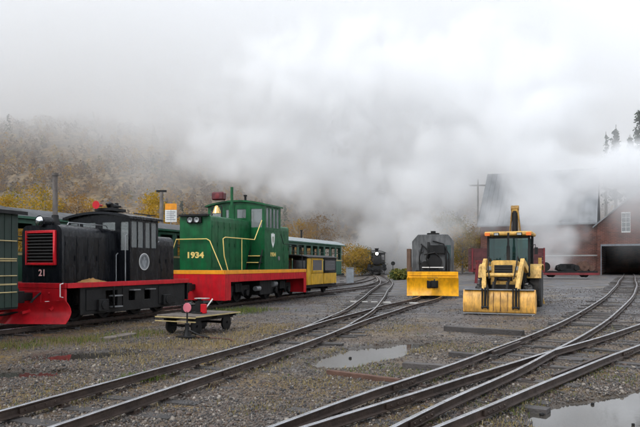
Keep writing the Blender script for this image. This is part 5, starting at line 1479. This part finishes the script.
def tyre(name, x, y, r, w, parent):
    b = MB(); b.lathe([(r * .55, -w / 2), (r * .92, -w / 2), (r, -w * .36), (r, w * .36), (r * .92, w / 2), (r * .55, w / 2)], (x, y, r), (0, 1, 0), 28)
    n = 20
    for k in range(n):
        a = 2 * PI * k / n; s = 1 if k % 2 else -1
        p = Vector((x + (r + .012) * math.cos(a), y + s * w * .22, r + (r + .012) * math.sin(a)))
        q = Vector((x + (r + .012) * math.cos(a + .12), y, r + (r + .012) * math.sin(a + .12)))
        b.bar(p + (p - q) * .6, q, 0.05, 0.05, up=(math.cos(a), 0, math.sin(a)))
    t = b.build(name, RUBBER, parent)
    c = MB(); c.lathe([(r * .56, -w * .42), (r * .5, -w * .2), (r * .2, -w * .15), (r * .2, w * .15), (r * .5, w * .2), (r * .56, w * .42)], (x, y, r), (0, 1, 0), 20); c.build('rim', DIGYELLOW, t)
for s in (-1, 1):
    tyre('rear_wheel', 3.9, s * 0.88, 0.74, 0.44, BH); tyre('front_wheel', 1.45, s * 0.80, 0.46, 0.28, BH)
for s in (-1, 1):
    b = MB(); y0, y1 = sorted((s * 0.62, s * 1.12))
    b.prism([(3.05, 1.15), (3.2, 1.55), (3.5, 1.66), (4.4, 1.66), (4.7, 1.45), (4.66, 1.42), (4.38, 1.61), (3.52, 1.61), (3.25, 1.52), (3.1, 1.13)], 'y', y0, y1); b.build('fender', DIGYELLOW, BH)
# cab
b = MB(); b.box(2.75, 4.35, -0.62, 0.62, 0.95, 1.35); b.build('cab_floor', UNDER, BH, bevel=.02)
b = MB()
for (x, y) in ((2.8, -.72), (2.8, .72), (3.7, -.76), (3.7, .76), (4.35, -.72), (4.35, .72)): b.bar((x, y, 1.2), (x + (.08 if x < 3 else 0), y, 2.72), 0.08, 0.08)
for z in (1.3, 2.62):
    b.bar((2.85, -.72, z), (2.85, .72, z), .06, .06)
b.bar((2.84, 0, 1.3), (2.88, 0, 2.66), .05, .04); b.bar((2.8, -.72, 1.3), (4.35, -.72, 1.3), .06, .06); b.bar((2.8, .72, 1.3), (4.35, .72, 1.3), .06, .06)
cf = b.build('cab_frame', UNDER, BH, bevel=.008)
for (y0, y1) in ((-.68, -.03), (.03, .68)): one('box', 2.825, 2.835, y0, y1, 1.34, 2.6).build('pane', TEAL, cf)
for s in (-1, 1): one('box', 2.9, 3.66, s * .72 - .005, s * .72 + .005, 1.34, 2.6).build('pane', TEAL, cf); one('box', 3.76, 4.3, s * .72 - .005, s * .72 + .005, 1.34, 2.6).build('pane', TEAL, cf)
one('box', 4.345, 4.355, -.68, .68, 1.34, 2.6).build('pane', TEAL, cf)
b = MB(); b.box(2.66, 4.5, -0.84, 0.84, 2.70, 2.84); ro = b.build('cab_roof', DIGYELLOW, BH, bevel=.04)
for y in (-.72, -.4, .4, .72):
    q = MB(); q.box(2.60, 2.70, y - .09, y + .09, 2.68, 2.80); l = q.build('work_lamp', UNDER if abs(y) < .5 else ORANGE, ro, bevel=.01)
    if abs(y) < .5: one('box', 2.588, 2.599, y - .07, y + .07, 2.70, 2.78).build('lens', LENS, l)
b = MB(); b.box(3.5, 3.9, -.25, .25, 1.35, 1.5); b.box(3.85, 3.95, -.25, .25, 1.5, 2.1); b.build('seat', UNDER, BH, bevel=.04)
b = MB(); b.lathe([(.2, 0), (.21, .015), (.2, .03), (.19, .015)], (3.2, 0, 1.95), (-.5, 0, 1), 20); b.cyl((3.05, 0, 1.4), (3.2, 0, 1.96), .03, 8); b.build('steering_wheel', UNDER, BH)
# folded boom at the rear
b = MB()
for s in (-1, 1):
    b.bar((4.9, s * .28, 1.1), (5.2, s * .22, 2.7), .05, .26); b.bar((5.2, s * .22, 2.7), (5.1, s * .10, 3.9), .05, .2)
b.cyl((5.1, -.15, 3.87), (5.1, .15, 3.87), .12, 14); b.box(4.8, 5.1, -.4, .4, .7, 1.3)
b.build('boom', mat('grimy_boom_paint', (0.34, 0.19, 0.04), 0.5, var=0.4, grime=0.9, gcol=(0.05, 0.032, 0.016), gscale=(3, 3, 1.5)), BH, bevel=.012)
b = MB(); b.bar((5.1, 0, 3.85), (5.75, 0, 1.8), .2, .24); b.build('dipper_arm', DIGYELLOW, BH, bevel=.012)
b = MB(); b.box(5.0, 5.12, -.1, .1, 2.0, 3.7); b.cyl((4.85, 0, 2.2), (5.0, 0, 3.75), .07, 12); b.build('boom_cylinder', UNDER, BH)
b = MB(); b.prism([(5.6, 1.9), (5.5, 1.3), (5.75, 0.95), (6.15, 1.1), (6.2, 1.5), (5.95, 1.8)], 'y', -.3, .3); b.build('digging_bucket', BUCKET, BH, bevel=.02)
for s in (-1, 1):
    b = MB(); b.bar((4.95, s * .95, .6), (4.95, s * .95, 1.9), .12, .12); b.bar((4.95, s * .95, .6), (4.95, s * 1.1, .1), .09, .09); b.box(4.8, 5.1, s * 1.1 - .18, s * 1.1 + .18, .04, .1); b.build('stabiliser', DIGYELLOW, BH)
b = MB(); b.tube([(2.7, -.75, 2.3), (2.6, -.95, 2.35), (2.6, -.97, 2.2)], .015, 6); b.box(2.58, 2.62, -1.04, -.92, 2.0, 2.25); b.build('mirror', UNDER, BH)
b = MB(); b.box(2.9, 3.3, -.82, -.66, .55, .6); b.box(2.9, 3.3, -.84, -.68, .9, .94); b.build('cab_step', UNDER, BH)

# ------------------------------------------------------------------ flat hand trolley, its load, and the switch stand beside it
TR = thing('rail_trolley', 'flat wooden rail trolley with yellow edges standing beside the black locomotive', 'trolley', (-3.36, 15.25, 0.0), HROT - 0.10)
TR.scale = (0.86, 0.74, 0.92)
b = MB()
for s in (-1, 1): b.box(-0.1, 2.0, s * 0.48 - .05, s * .48 + .05, 0.34, 0.46)
for x in (0.0, .95, 1.85): b.box(x, x + .1, -0.7, 0.7, 0.40, 0.462)
b.build('frame', UNDER, TR, bevel=.01)
src = None
for k in range(11):
    x = -0.05 + k * 0.19
    if src is None: src = one('box', -.088, .088, -0.78, 0.78, 0.465, 0.51).build('plank', WOOD, TR, bevel=.006); src.matrix_local = Matrix.Translation((x, 0, 0))
    else: shared('plank', src, TR, Matrix.Translation((x, random.uniform(-.02, .02), random.uniform(-.004, .004))))
b = MB(); b.box(-.19, -.15, -.80, .80, .445, .475); b.box(-.19, -.15, -.8, .8, .345, .37); b.build('front_edge', CREAM, TR)
b = MB(); b.box(-.14, 2.0, -.835, -.79, .47, .50); b.build('side_edge', CREAM, TR)
for x in (0.2, 1.65):
    wb = MB(); wb.cyl((x, -.6, .22), (x, .6, .22), .035, 8)
    wb.build('axle', UNDER, TR)
    for s in (-1, 1): one('lathe', [(.08, -.05), (.19, -.05), (.22, -.04), (.2, .05), (.08, .04)], (x, s * .5, .22), (0, 1, 0), 18).build('wheel', UNDER, TR)
TL = Matrix.Rotation(HROT - .10, 3, 'Z')
def on_trolley(x, y, z=.512): return Vector((-3.36, 15.25, 0)) + TL @ Vector((x * .86, y * .74, z * .92 + .004))
jk = thing('track_jack', 'red and black track jack with white handle standing on the trolley deck', 'jack', on_trolley(.75, -.15), HROT)
jk.scale = (.68, .68, .68)
b = MB(); b.box(-.22, .22, -.2, .2, 0, .05); b.box(-.12, .12, -.1, .1, .05, .42); b.cyl((0, 0, .4), (0, 0, .52), .07, 12); b.build('body', UNDER, jk, bevel=.01)
b = MB(); b.box(-.14, -.02, -.34, -.12, .0, .34); b.build('side_case', RED, jk, bevel=.02)
b = MB(); b.bar((0, -.2, .1), (.12, -.48, .52), .07, .045); b.build('handle', WHITE, jk)
b = MB(); b.box(-.14, .16, -.34, .12, .525, .55); b.build('top_plate', CONCRETE, jk)
tb = thing('tool_box', 'small black box with lid lying on the trolley beside the jack', 'box', on_trolley(.95, .42), HROT)
tb.scale = (.68, .68, .68)
one('box', -.28, .28, -.2, .2, 0, .26).build('case', UNDER, tb, bevel=.02)
one('box', -.29, .29, -.21, .21, .262, .30).build('lid', UNDER, tb, bevel=.01)
one('tube', [(-.1, 0, .29), (-.1, 0, .35), (.1, 0, .35), (.1, 0, .29)], .012, 6).build('handle', STEEL, tb)
SS = thing('switch_stand', 'low switch stand with faded red round target in front of the trolley', 'switch stand', (-3.02, 14.55, -0.01), HROT - .3)
b = MB(); b.box(-.16, .16, -.22, .22, 0, .06); b.lathe([(.1, .06), (.06, .16), (.045, .3), (.05, .34), (.02, .36)], (0, 0, 0), (0, 0, 1), 12); b.build('base', UNDER, SS)
one('cyl', (0, 0, .3), (0, 0, .62), .018, 8).build('mast', UNDER, SS)
b = MB(); b.lathe([(.0, -.012), (.105, -.012), (.11, 0), (.105, .012), (0, .012)], (0, 0, .70), (1, 0.25, 0), 24); b.build('target', PINK, SS)
b = MB(); b.tube([(.0, -.05, .2), (.05, -.35, .1), (.1, -.62, .06)], .018, 7); b.build('lever', UNDER, SS)
b = MB(); b.tube([(.1, -.2, .045), (.16, -.7, .05), (.2, -1.15, .05), (.16, -1.35, .02)], .02, 7); b.build('throw_rod', RUST, SS)
s2 = thing('switch_stand', 'small dark switch stand right of the distant steam locomotive', 'switch stand', (*at(393, 68), float(gm(7.7, 68))), 0)
b = MB(); b.box(-.3, .3, -.2, .2, 0, .15); b.lathe([(.12, .1), (.07, .6), (.06, 1.0)], (0, 0, 0), (0, 0, 1), 10); b.build('base', UNDER, s2)
b = MB(); b.cyl((0, 0, .9), (0, 0, 1.7), .035, 8); b.build('mast', UNDER, s2)
b = MB(); b.lathe([(0, -.02), (.22, -.02), (.22, .02), (0, .02)], (0, 0, 1.6), (0, 1, 0), 18); b.build('target', UNDER, s2)

# ------------------------------------------------------------------ maroon gondola and stored wagon right rear
def plank_wagon(name, label, loc, rot, L, z0, z1, m, mf):
    g = thing(name, label, 'wagon', loc, rot)
    b = MB(); b.box(0, L, -.9, .9, z0 - .25, z0); b.build('frame', mf, g)
    nrow = 5; h = (z1 - z0) / nrow
    for k in range(nrow):
        for (x0, x1, y0, y1) in ((0, L, -1.02, -.96), (0, L, .96, 1.02), (-.03, .03, -.955, .955), (L - .03, L + .03, -.955, .955)):
            q = MB(); q.box(x0, x1, y0, y1, z0 + h * k + .008, z0 + h * (k + 1) - .008); q.build('plank', m, g)
    b = MB()
    for i in range(int(L / 1.1) + 1):
        x = .06 + i * (L - .12) / int(L / 1.1)
        for s in (-1, 1): b.box(x - .05, x + .05, s * 1.055 - .03, s * 1.055 + .03, z0 - .2, z1 + .02)
    b.each('stake', mf, g)
    for x in (.9, L - .9): wheelset(g, x, .33)
    return g
gx_, gy_ = at(470, 48)
plank_wagon('gondola_wagon', 'maroon plank sided gondola wagon partly hidden behind the backhoe', (gx_, gy_, float(gm(gx_, gy_))), -0.12, 5.2, .95, 2.45, MAROON, DKRED)
lg = thing('timber_trestle', 'dark red leaning trestle leg beside the maroon gondola', 'trestle', (*at(476, 44), float(gm(10.8, 44))), .4)
b = MB(); b.bar((0, 0, 0), (.15, 0, 1.5), .14, .14); b.bar((.9, 0, 0), (.75, 0, 1.5), .14, .14); b.bar((.0, 0, 1.5), (.9, 0, 1.5), .14, .16); b.bar((.08, 0, .6), (.82, 0, .6), .1, .12); b.build('leg_frame', DKRED, lg)
fx, fy = at(541, 54)
FL = thing('flat_wagon', 'low dark flat wagon loaded with iron parts in front of the brick wall', 'wagon', (fx, fy, float(gm(fx, fy))), -0.10)
b = MB(); b.box(0, 4.3, -1.0, 1.0, .5, .66); b.build('deck', UNDER, FL)
b = MB(); b.box(-.02, 4.4, -1.1, -1.001, .34, .52); b.build('side_beam', DKRED, FL)
for x in (.8, 3.5): wheelset(FL, x, .25)
ld = [('iron_drum', 'dark iron drum lying at the left end of the flat wagon', (.3, .3), 'drum'), ('old_bogie', 'dark iron bogie lying on the middle of the flat wagon', (1.2, -.1), 'bogie'), ('iron_wheel_pair', 'pair of rusty wheels at the right end of the flat wagon', (3.4, 0), 'wheels')]
for nm, lab, (x, y), cat in ld:
    w = Vector((fx, fy, float(gm(fx, fy)))) + Matrix.Rotation(-.10, 3, 'Z') @ Vector((x, y, .662))
    t = thing(nm, lab, cat, w, -.10)
    b = MB()
    if cat == 'drum': b.cyl((0, -.6, .36), (0, .5, .36), .36, 18); b.cyl((0, -.64, .36), (0, -.6, .36), .38, 18); b.build('shell', UNDER, t)
    elif cat == 'bogie':
        b.prism([(0, .1), (.3, 0), (1.5, 0), (1.8, .1), (1.7, .45), (1.2, .6), (.5, .6), (.1, .45)], 'y', -.5, -.4); b.prism([(0, .1), (.3, 0), (1.5, 0), (1.8, .1), (1.7, .45), (1.2, .6), (.5, .6), (.1, .45)], 'y', .4, .5); b.box(.7, 1.1, -.5, .5, .2, .5)
        b.cyl((.3, -.7, .25), (.3, .7, .25), .2, 12); b.cyl((1.5, -.7, .25), (1.5, .7, .25), .2, 12); b.build('casting', UNDER, t)
    else:
        b.cyl((0, -.55, .4), (0, .55, .4), .07, 10)
        for s in (-1, 1): b.lathe([(.4, -.05), (.4, .05), (.15, .03), (.15, -.03)], (0, s * .45, .4), (0, 1, 0), 20)
        b.cyl((.6, -.3, .25), (.6, .3, .25), .25, 14); b.build('wheel_casting', RUST, t)

# ------------------------------------------------------------------ sign, poles, cabinet, loose timber
x, y = at(171, 40)
SG = thing('yard_sign', 'yellow topped white notice sign on a thin post behind the locomotives', 'sign', (x, y, 0), 0)
one('cyl', (0, 0, 0), (0, 0, 5.6), .035, 8).each('post', STEEL, SG)
one('box', -.36, .36, -.03, 0, 4.35, 5.1).build('white_panel', WHITE, SG)
one('box', -.36, .36, -.035, .0, 5.11, 5.5).build('yellow_panel', YELLOW, SG)
pr = MB()
for k in range(5): pr.box(-.28, .28 - .08 * (k % 2), -.034, -.03, 4.47 + .12 * k, 4.52 + .12 * k)
pr.each('printed_lines', GREYBOX, SG)
x, y = at(161.5, 39)
PO = thing('utility_pole', 'short grey utility pole left of the yellow and white sign', 'pole', (x, y, 0), 0)
one('cyl', (0, 0, 0), (0, 0, 6.1), .14, 10, .11).build('shaft', POLEWOOD, PO); one('box', -.3, .3, -.08, .08, 6.1, 6.22).build('cap', UNDER, PO)
x, y = at(478, 96)
PO = thing('utility_pole', 'faint utility pole with crossarm in the steam left of the engine house roof', 'pole', (x, y, .3), 0)
one('cyl', (0, 0, 0), (0, 0, 14.2), .16, 10, .1).build('shaft', POLEWOOD, PO); one('box', -1.3, 1.3, -.08, .08, 13.2, 13.4).build('crossarm', POLEWOOD, PO)
b = MB()
for k in (-1.2, -.5, .5, 1.2): b.lathe([(.05, 0), (.07, .1), (.03, .18)], (k, 0, 13.4), (0, 0, 1), 8)
b.each('insulator', WHITE, PO)
x, y = at(350, 55)
CB = thing('metal_cabinet', 'grey metal cabinet standing past the end of the green coach', 'cabinet', (x, y, .05), .2)
one('box', -.28, .28, -.25, .25, 0, 1.35).build('case', GREYBOX, CB, bevel=.02); one('box', -.24, .24, -.27, -.252, .1, 1.28).build('door', GREYBOX, CB, bevel=.005); one('box', -.31, .31, -.3, .3, 1.352, 1.4).build('lid', GREYBOX, CB)
def beam(name, label, p, q, w, h, m, z=0.0, cat='timber'):
    """A single squared timber or rail lying on the ground."""
    b = MB(); n = 7
    P, Q = Vector((*p, 0)), Vector((*q, 0)); d = (Q - P).normalized(); r = Vector((d.y, -d.x, 0))
    vs, fs = [], []
    for i in range(n + 1):
        c = P.lerp(Q, i / n) - P; zz = z + float(gz(*(P + c).xy)) - .01 if False else z
        ww = w / 2 * random.uniform(.94, 1.05); hh = h * random.uniform(.94, 1.05)
        vs += [tuple(c - r * ww + Vector((0, 0, -.03))), tuple(c + r * ww + Vector((0, 0, -.03))), tuple(c + r * ww * .96 + Vector((0, 0, hh))), tuple(c - r * ww * .96 + Vector((0, 0, hh)))]
    for i in range(n):
        for k in range(4): fs.append((i * 4 + k, i * 4 + (k + 1) % 4, (i + 1) * 4 + (k + 1) % 4, (i + 1) * 4 + k))
    fs += [(3, 2, 1, 0), tuple(n * 4 + k for k in range(4))]
    b.add(vs, fs); o = b.build(name, m, None, bevel=.008, smooth=20)
    o.location = (p[0], p[1], float(gm((p[0] + q[0]) / 2, (p[1] + q[1]) / 2)) + .0)
    return tag(o, label, cat)
beam('timber_beam', 'long dark timber lying on the gravel in front of the backhoe bucket', (3.15, 16.1), (4.75, 14.95), .2, .13, SLEEPER)
beam('iron_pipe', 'long rusty bar half buried right of the bright puddle', (.12, 9.75), (1.12, 8.95), .09, .07, RUST, cat='bar')
beam('timber_slab', 'pale weathered timber slab lying by the grass beside the black locomotive', (-4.72, 14.0), (-4.42, 15.05), .3, .07, WOOD)
beam('loose_sleeper', 'single loose sleeper end sticking out left of the right hand tracks', (1.35, 10.3), (2.05, 9.95), .18, .10, SLEEPER)
beam('loose_sleeper', 'loose dark sleeper lying beside the rails above the long bar', (2.35, 11.6), (3.1, 11.2), .18, .09, SLEEPER)
for k, (u0, u1, v) in enumerate(((350.5, 357, 301.5), (362, 368, 302), (371.5, 378, 302.2), (382, 391, 302.5), (402, 419, 303.5))):
    yy = 640 * 1.62 / (v - 265); x0, x1 = (u0 - 320) / 640 * yy, (u1 - 320) / 640 * yy
    o = one('box', 0, x1 - x0, 0, .34, -.1, .06).build('crossing_slab', CONCRETE, None, bevel=.015)
    o.location = (x0, yy, float(gm(x0, yy)))
    tag(o, ['white slab left of the first rail at the track crossing', 'white slab just right of the first rail at the track crossing', 'white slab just left of the second rail at the track crossing', 'white slab right of the second rail at the track crossing', 'longest white slab in front of the snowplow wagon'][k], 'slab', 'white slabs laid across the tracks')
for k, (x, y, s) in enumerate(((2.5, 7.2, .04), (3.3, 7.75, .03), (3.3, 6.75, .022), (.55, 11.6, .035))):
    v, f = ico(); vv = v * s * np.array([1.2, .9, .8]) * (1 + RNG.uniform(-.2, .2, (12, 1)))
    o = raw_mesh('loose_stone', vv * .8, f, UNDER); o.location = (x, y, -.02)
    tag(o, ['largest dark stone at the left shore of the big puddle', 'dark stone at the far shore of the big puddle', 'small dark stone in the middle of the big puddle', 'single dark stone lying in the bright middle puddle'][k], 'stone', 'dark stones in the puddles')
# ------------------------------------------------------------------ steam and low cloud (real volumes)
def vol_material(name, color, density, aniso=0.2):
    m = bpy.data.materials.new(name); nt, out = nodes_of(m)
    v = nt.nodes.new('ShaderNodeVolumePrincipled')
    v.inputs['Color'].default_value = (*color, 1); v.inputs['Density'].default_value = density; v.inputs['Anisotropy'].default_value = aniso
    v.inputs['Density Attribute'].default_value = 'density'
    link(nt, v.outputs[0], out.inputs['Volume'])
    return m
def steam_volume(name, mn, mx, res, field, m):
    me = bpy.data.meshes.new(name); o = bpy.data.objects.new(name, me); COL.objects.link(o)
    me.materials.append(m)
    ng = bpy.data.node_groups.new(name, 'GeometryNodeTree')
    ng.interface.new_socket('Geometry', in_out='INPUT', socket_type='NodeSocketGeometry')
    ng.interface.new_socket('Geometry', in_out='OUTPUT', socket_type='NodeSocketGeometry')
    N = ng.nodes.new
    go = N('NodeGroupOutput'); vc = N('GeometryNodeVolumeCube'); sm = N('GeometryNodeSetMaterial')
    sm.inputs['Material'].default_value = m
    vc.inputs['Min'].default_value = mn; vc.inputs['Max'].default_value = mx
    for k, r in zip(('Resolution X', 'Resolution Y', 'Resolution Z'), res): vc.inputs[k].default_value = r
    class F:
        pos = None
        @staticmethod
        def lk(v, s):
            if isinstance(v, (int, float)): s.default_value = v
            elif isinstance(v, (tuple, list)): s.default_value = v
            else: ng.links.new(v, s)
        @staticmethod
        def m(op, a, b=None, clamp=False):
            n = N('ShaderNodeMath'); n.operation = op; n.use_clamp = clamp
            F.lk(a, n.inputs[0])
            if b is not None: F.lk(b, n.inputs[1])
            return n.outputs[0]
        @staticmethod
        def v(op, a, b=None):
            n = N('ShaderNodeVectorMath'); n.operation = op
            F.lk(a, n.inputs[0])
            if b is not None: F.lk(b, n.inputs[1])
            return n.outputs['Value'] if op in ('LENGTH', 'DOT_PRODUCT') else n.outputs[0]
        @staticmethod
        def noise(vec, scale, detail=5, rough=0.55, dist=0.0):
            n = N('ShaderNodeTexNoise'); F.lk(vec, n.inputs['Vector']); n.inputs['Scale'].default_value = scale; n.inputs['Detail'].default_value = detail; n.inputs['Roughness'].default_value = rough; n.inputs['Distortion'].default_value = dist
            return n.outputs[0]
        @staticmethod
        def vnoise(vec, scale):
            n = N('ShaderNodeTexNoise'); F.lk(vec, n.inputs['Vector']); n.inputs['Scale'].default_value = scale; n.inputs['Detail'].default_value = 2
            return F.v('SUBTRACT', n.outputs['Color'], (0.5, 0.5, 0.5))
        @staticmethod
        def cells(vec, scale):
            n = N('ShaderNodeTexVoronoi'); n.feature = 'SMOOTH_F1'; n.inputs['Smoothness'].default_value = 0.35; F.lk(vec, n.inputs['Vector']); n.inputs['Scale'].default_value = scale
            return n.outputs['Distance']
        @staticmethod
        def step(x, a, b):
            n = N('ShaderNodeMapRange'); n.interpolation_type = 'SMOOTHSTEP'; F.lk(x, n.inputs['Value']); n.inputs['From Min'].default_value = a; n.inputs['From Max'].default_value = b
            return n.outputs[0]
        @staticmethod
        def puff(c, r, w=1.0):
            l = F.v('LENGTH', F.v('DIVIDE', F.v('SUBTRACT', F.pos, c), r))
            return F.m('MULTIPLY', F.m('SUBTRACT', 1.0, l, True), w)
        @staticmethod
        def xyz():
            n = N('ShaderNodeSeparateXYZ'); ng.links.new(F.pos, n.inputs[0]); return n.outputs
    F.pos = N('GeometryNodeInputPosition').outputs[0]
    F.lk(field(F), vc.inputs['Density'])
    ng.links.new(vc.outputs[0], sm.inputs['Geometry']); ng.links.new(sm.outputs[0], go.inputs[0])
    md = o.modifiers.new('steam', 'NODES'); md.node_group = ng
    o['kind'] = 'stuff'
    return o
PUFFS = [  # centre, radii, weight: two sources, the locomotive chimney and the engine house front
    ((8.2, 90, 6.6), (4.0, 3.4, 3.4), 2.4), ((9.4, 90, 9.6), (5.0, 4.5, 4.2), 2.0), ((4.4, 95, 2.2), (5.5, 4, 4.6), 1.7), ((12.2, 95, 2.4), (5.0, 4, 4.6), 1.7), ((8, 97, 3), (7, 4, 6), 1.7),
    ((5.0, 90, 12.5), (8, 6, 6.0), 1.1), ((-1.4, 89, 15), (12, 7, 8), 1.0), ((-10, 89, 17), (15, 7, 8), .85), ((13.5, 80, 12), (9, 6, 8), 1.1), ((12.5, 80, 6.5), (6, 5, 6), .7),
    ((23.6, 66, 2.2), (3.2, 3, 2.6), 1.2), ((24.4, 66, 4.8), (5.4, 4, 4.0), 1.3), ((23.0, 66, 7.8), (7, 4, 5.2), 1.5), ((26.5, 66, 9.4), (6, 4, 4), 1.2), ((21.0, 66, 12), (7.5, 5, 5.5), 1.4),
    ((28.5, 66, 11.2), (6.5, 5, 4.2), 1.3), ((32.0, 66, 11.4), (6, 5, 3.6), 1.3), ((36.0, 66, 11.4), (7, 4, 3.8), 1.2), ((20.5, 67, 16), (10, 6, 6), 1.1), ((24, 68, 17.5), (10, 6, 7), 1.1), ((17.5, 66, 7.5), (5.5, 4, 5.0), .9), ((20.5, 66, 9), (6, 4, 5), .95),
    ((20, 69, 22), (13, 7, 8), 1.0), ((12, 76, 24), (20, 9, 11), .9), ((1, 84, 25), (22, 9, 11), .9), ((14.5, 72, 14), (8, 6, 8), .8)]
def steam_field(F):
    s = None
    for c, r, w in PUFFS:
        p = F.puff(c, r, w)
        s = p if s is None else F.m('MAXIMUM', s, p)
    n = F.noise(F.pos, 0.13, 3, 0.55, 0.5)
    n2 = F.noise(F.pos, 0.5, 3, 0.6, 0.4)
    w = F.v('ADD', F.pos, F.v('MULTIPLY', F.vnoise(F.pos, 0.2), (3.4, 3.4, 3.4)))
    bl = F.m('ADD', F.m('SUBTRACT', 0.42, F.cells(w, 0.24)), F.m('MULTIPLY', F.m('SUBTRACT', 0.42, F.cells(w, 0.6)), 0.6))
    d = F.m('ADD', F.m('MULTIPLY', s, 2.4), F.m('ADD', F.m('MULTIPLY', F.m('SUBTRACT', n, 0.56), 4.6), F.m('ADD', F.m('MULTIPLY', F.m('SUBTRACT', n2, 0.5), 1.4), F.m('MULTIPLY', bl, 2.3))))
    veil = F.m('MULTIPLY', F.m('ADD', F.puff((24, 66, 9), (15, 6, 10), 1.0), F.puff((33, 66, 9.5), (9, 5, 5), 1.0)), F.m('MULTIPLY', F.step(n, 0.34, 0.60), 0.5))
    return F.m('ADD', F.m('MULTIPLY', F.step(d, 0.1, 1.5), F.step(s, 0.03, 0.3)), veil)
STEAM = vol_material('white_steam', (0.994, 0.996, 0.999), 0.40)
so = steam_volume('steam', (-26, 58, -1.0), (46, 102, 36), (165, 100, 84), steam_field, STEAM)
so['label'] = 'white steam billowing from the locomotive and across the engine house'; so['category'] = 'steam'
def cloud_field(F):
    x, y, z = F.xyz()
    n = F.noise(F.pos, 0.030, 6, 0.6, 0.3)
    h = F.m('ADD', z, F.m('MULTIPLY', F.m('SUBTRACT', n, 0.5), 46))
    h = F.m('ADD', h, F.m('MULTIPLY', F.step(x, -48, -4), 22))
    d = F.m('MULTIPLY', F.step(h, 24, 48), 1.5)
    d = F.m('MULTIPLY', d, F.m('MAXIMUM', F.m('SUBTRACT', 1.0, F.step(x, 22, 48)), F.m('MULTIPLY', F.step(y, 118, 130), .8)))
    return F.m('ADD', F.m('MULTIPLY', d, F.m('ADD', 0.35, n)), 0.07)
CLOUD = vol_material('low_cloud_vapour', (0.99, 0.992, 0.995), 0.03)
co_ = steam_volume('low_cloud', (-220, 82, 2), (200, 240, 72), (105, 60, 40), cloud_field, CLOUD)
co_['label'] = 'low grey cloud hanging over the hillside'; co_['category'] = 'cloud'
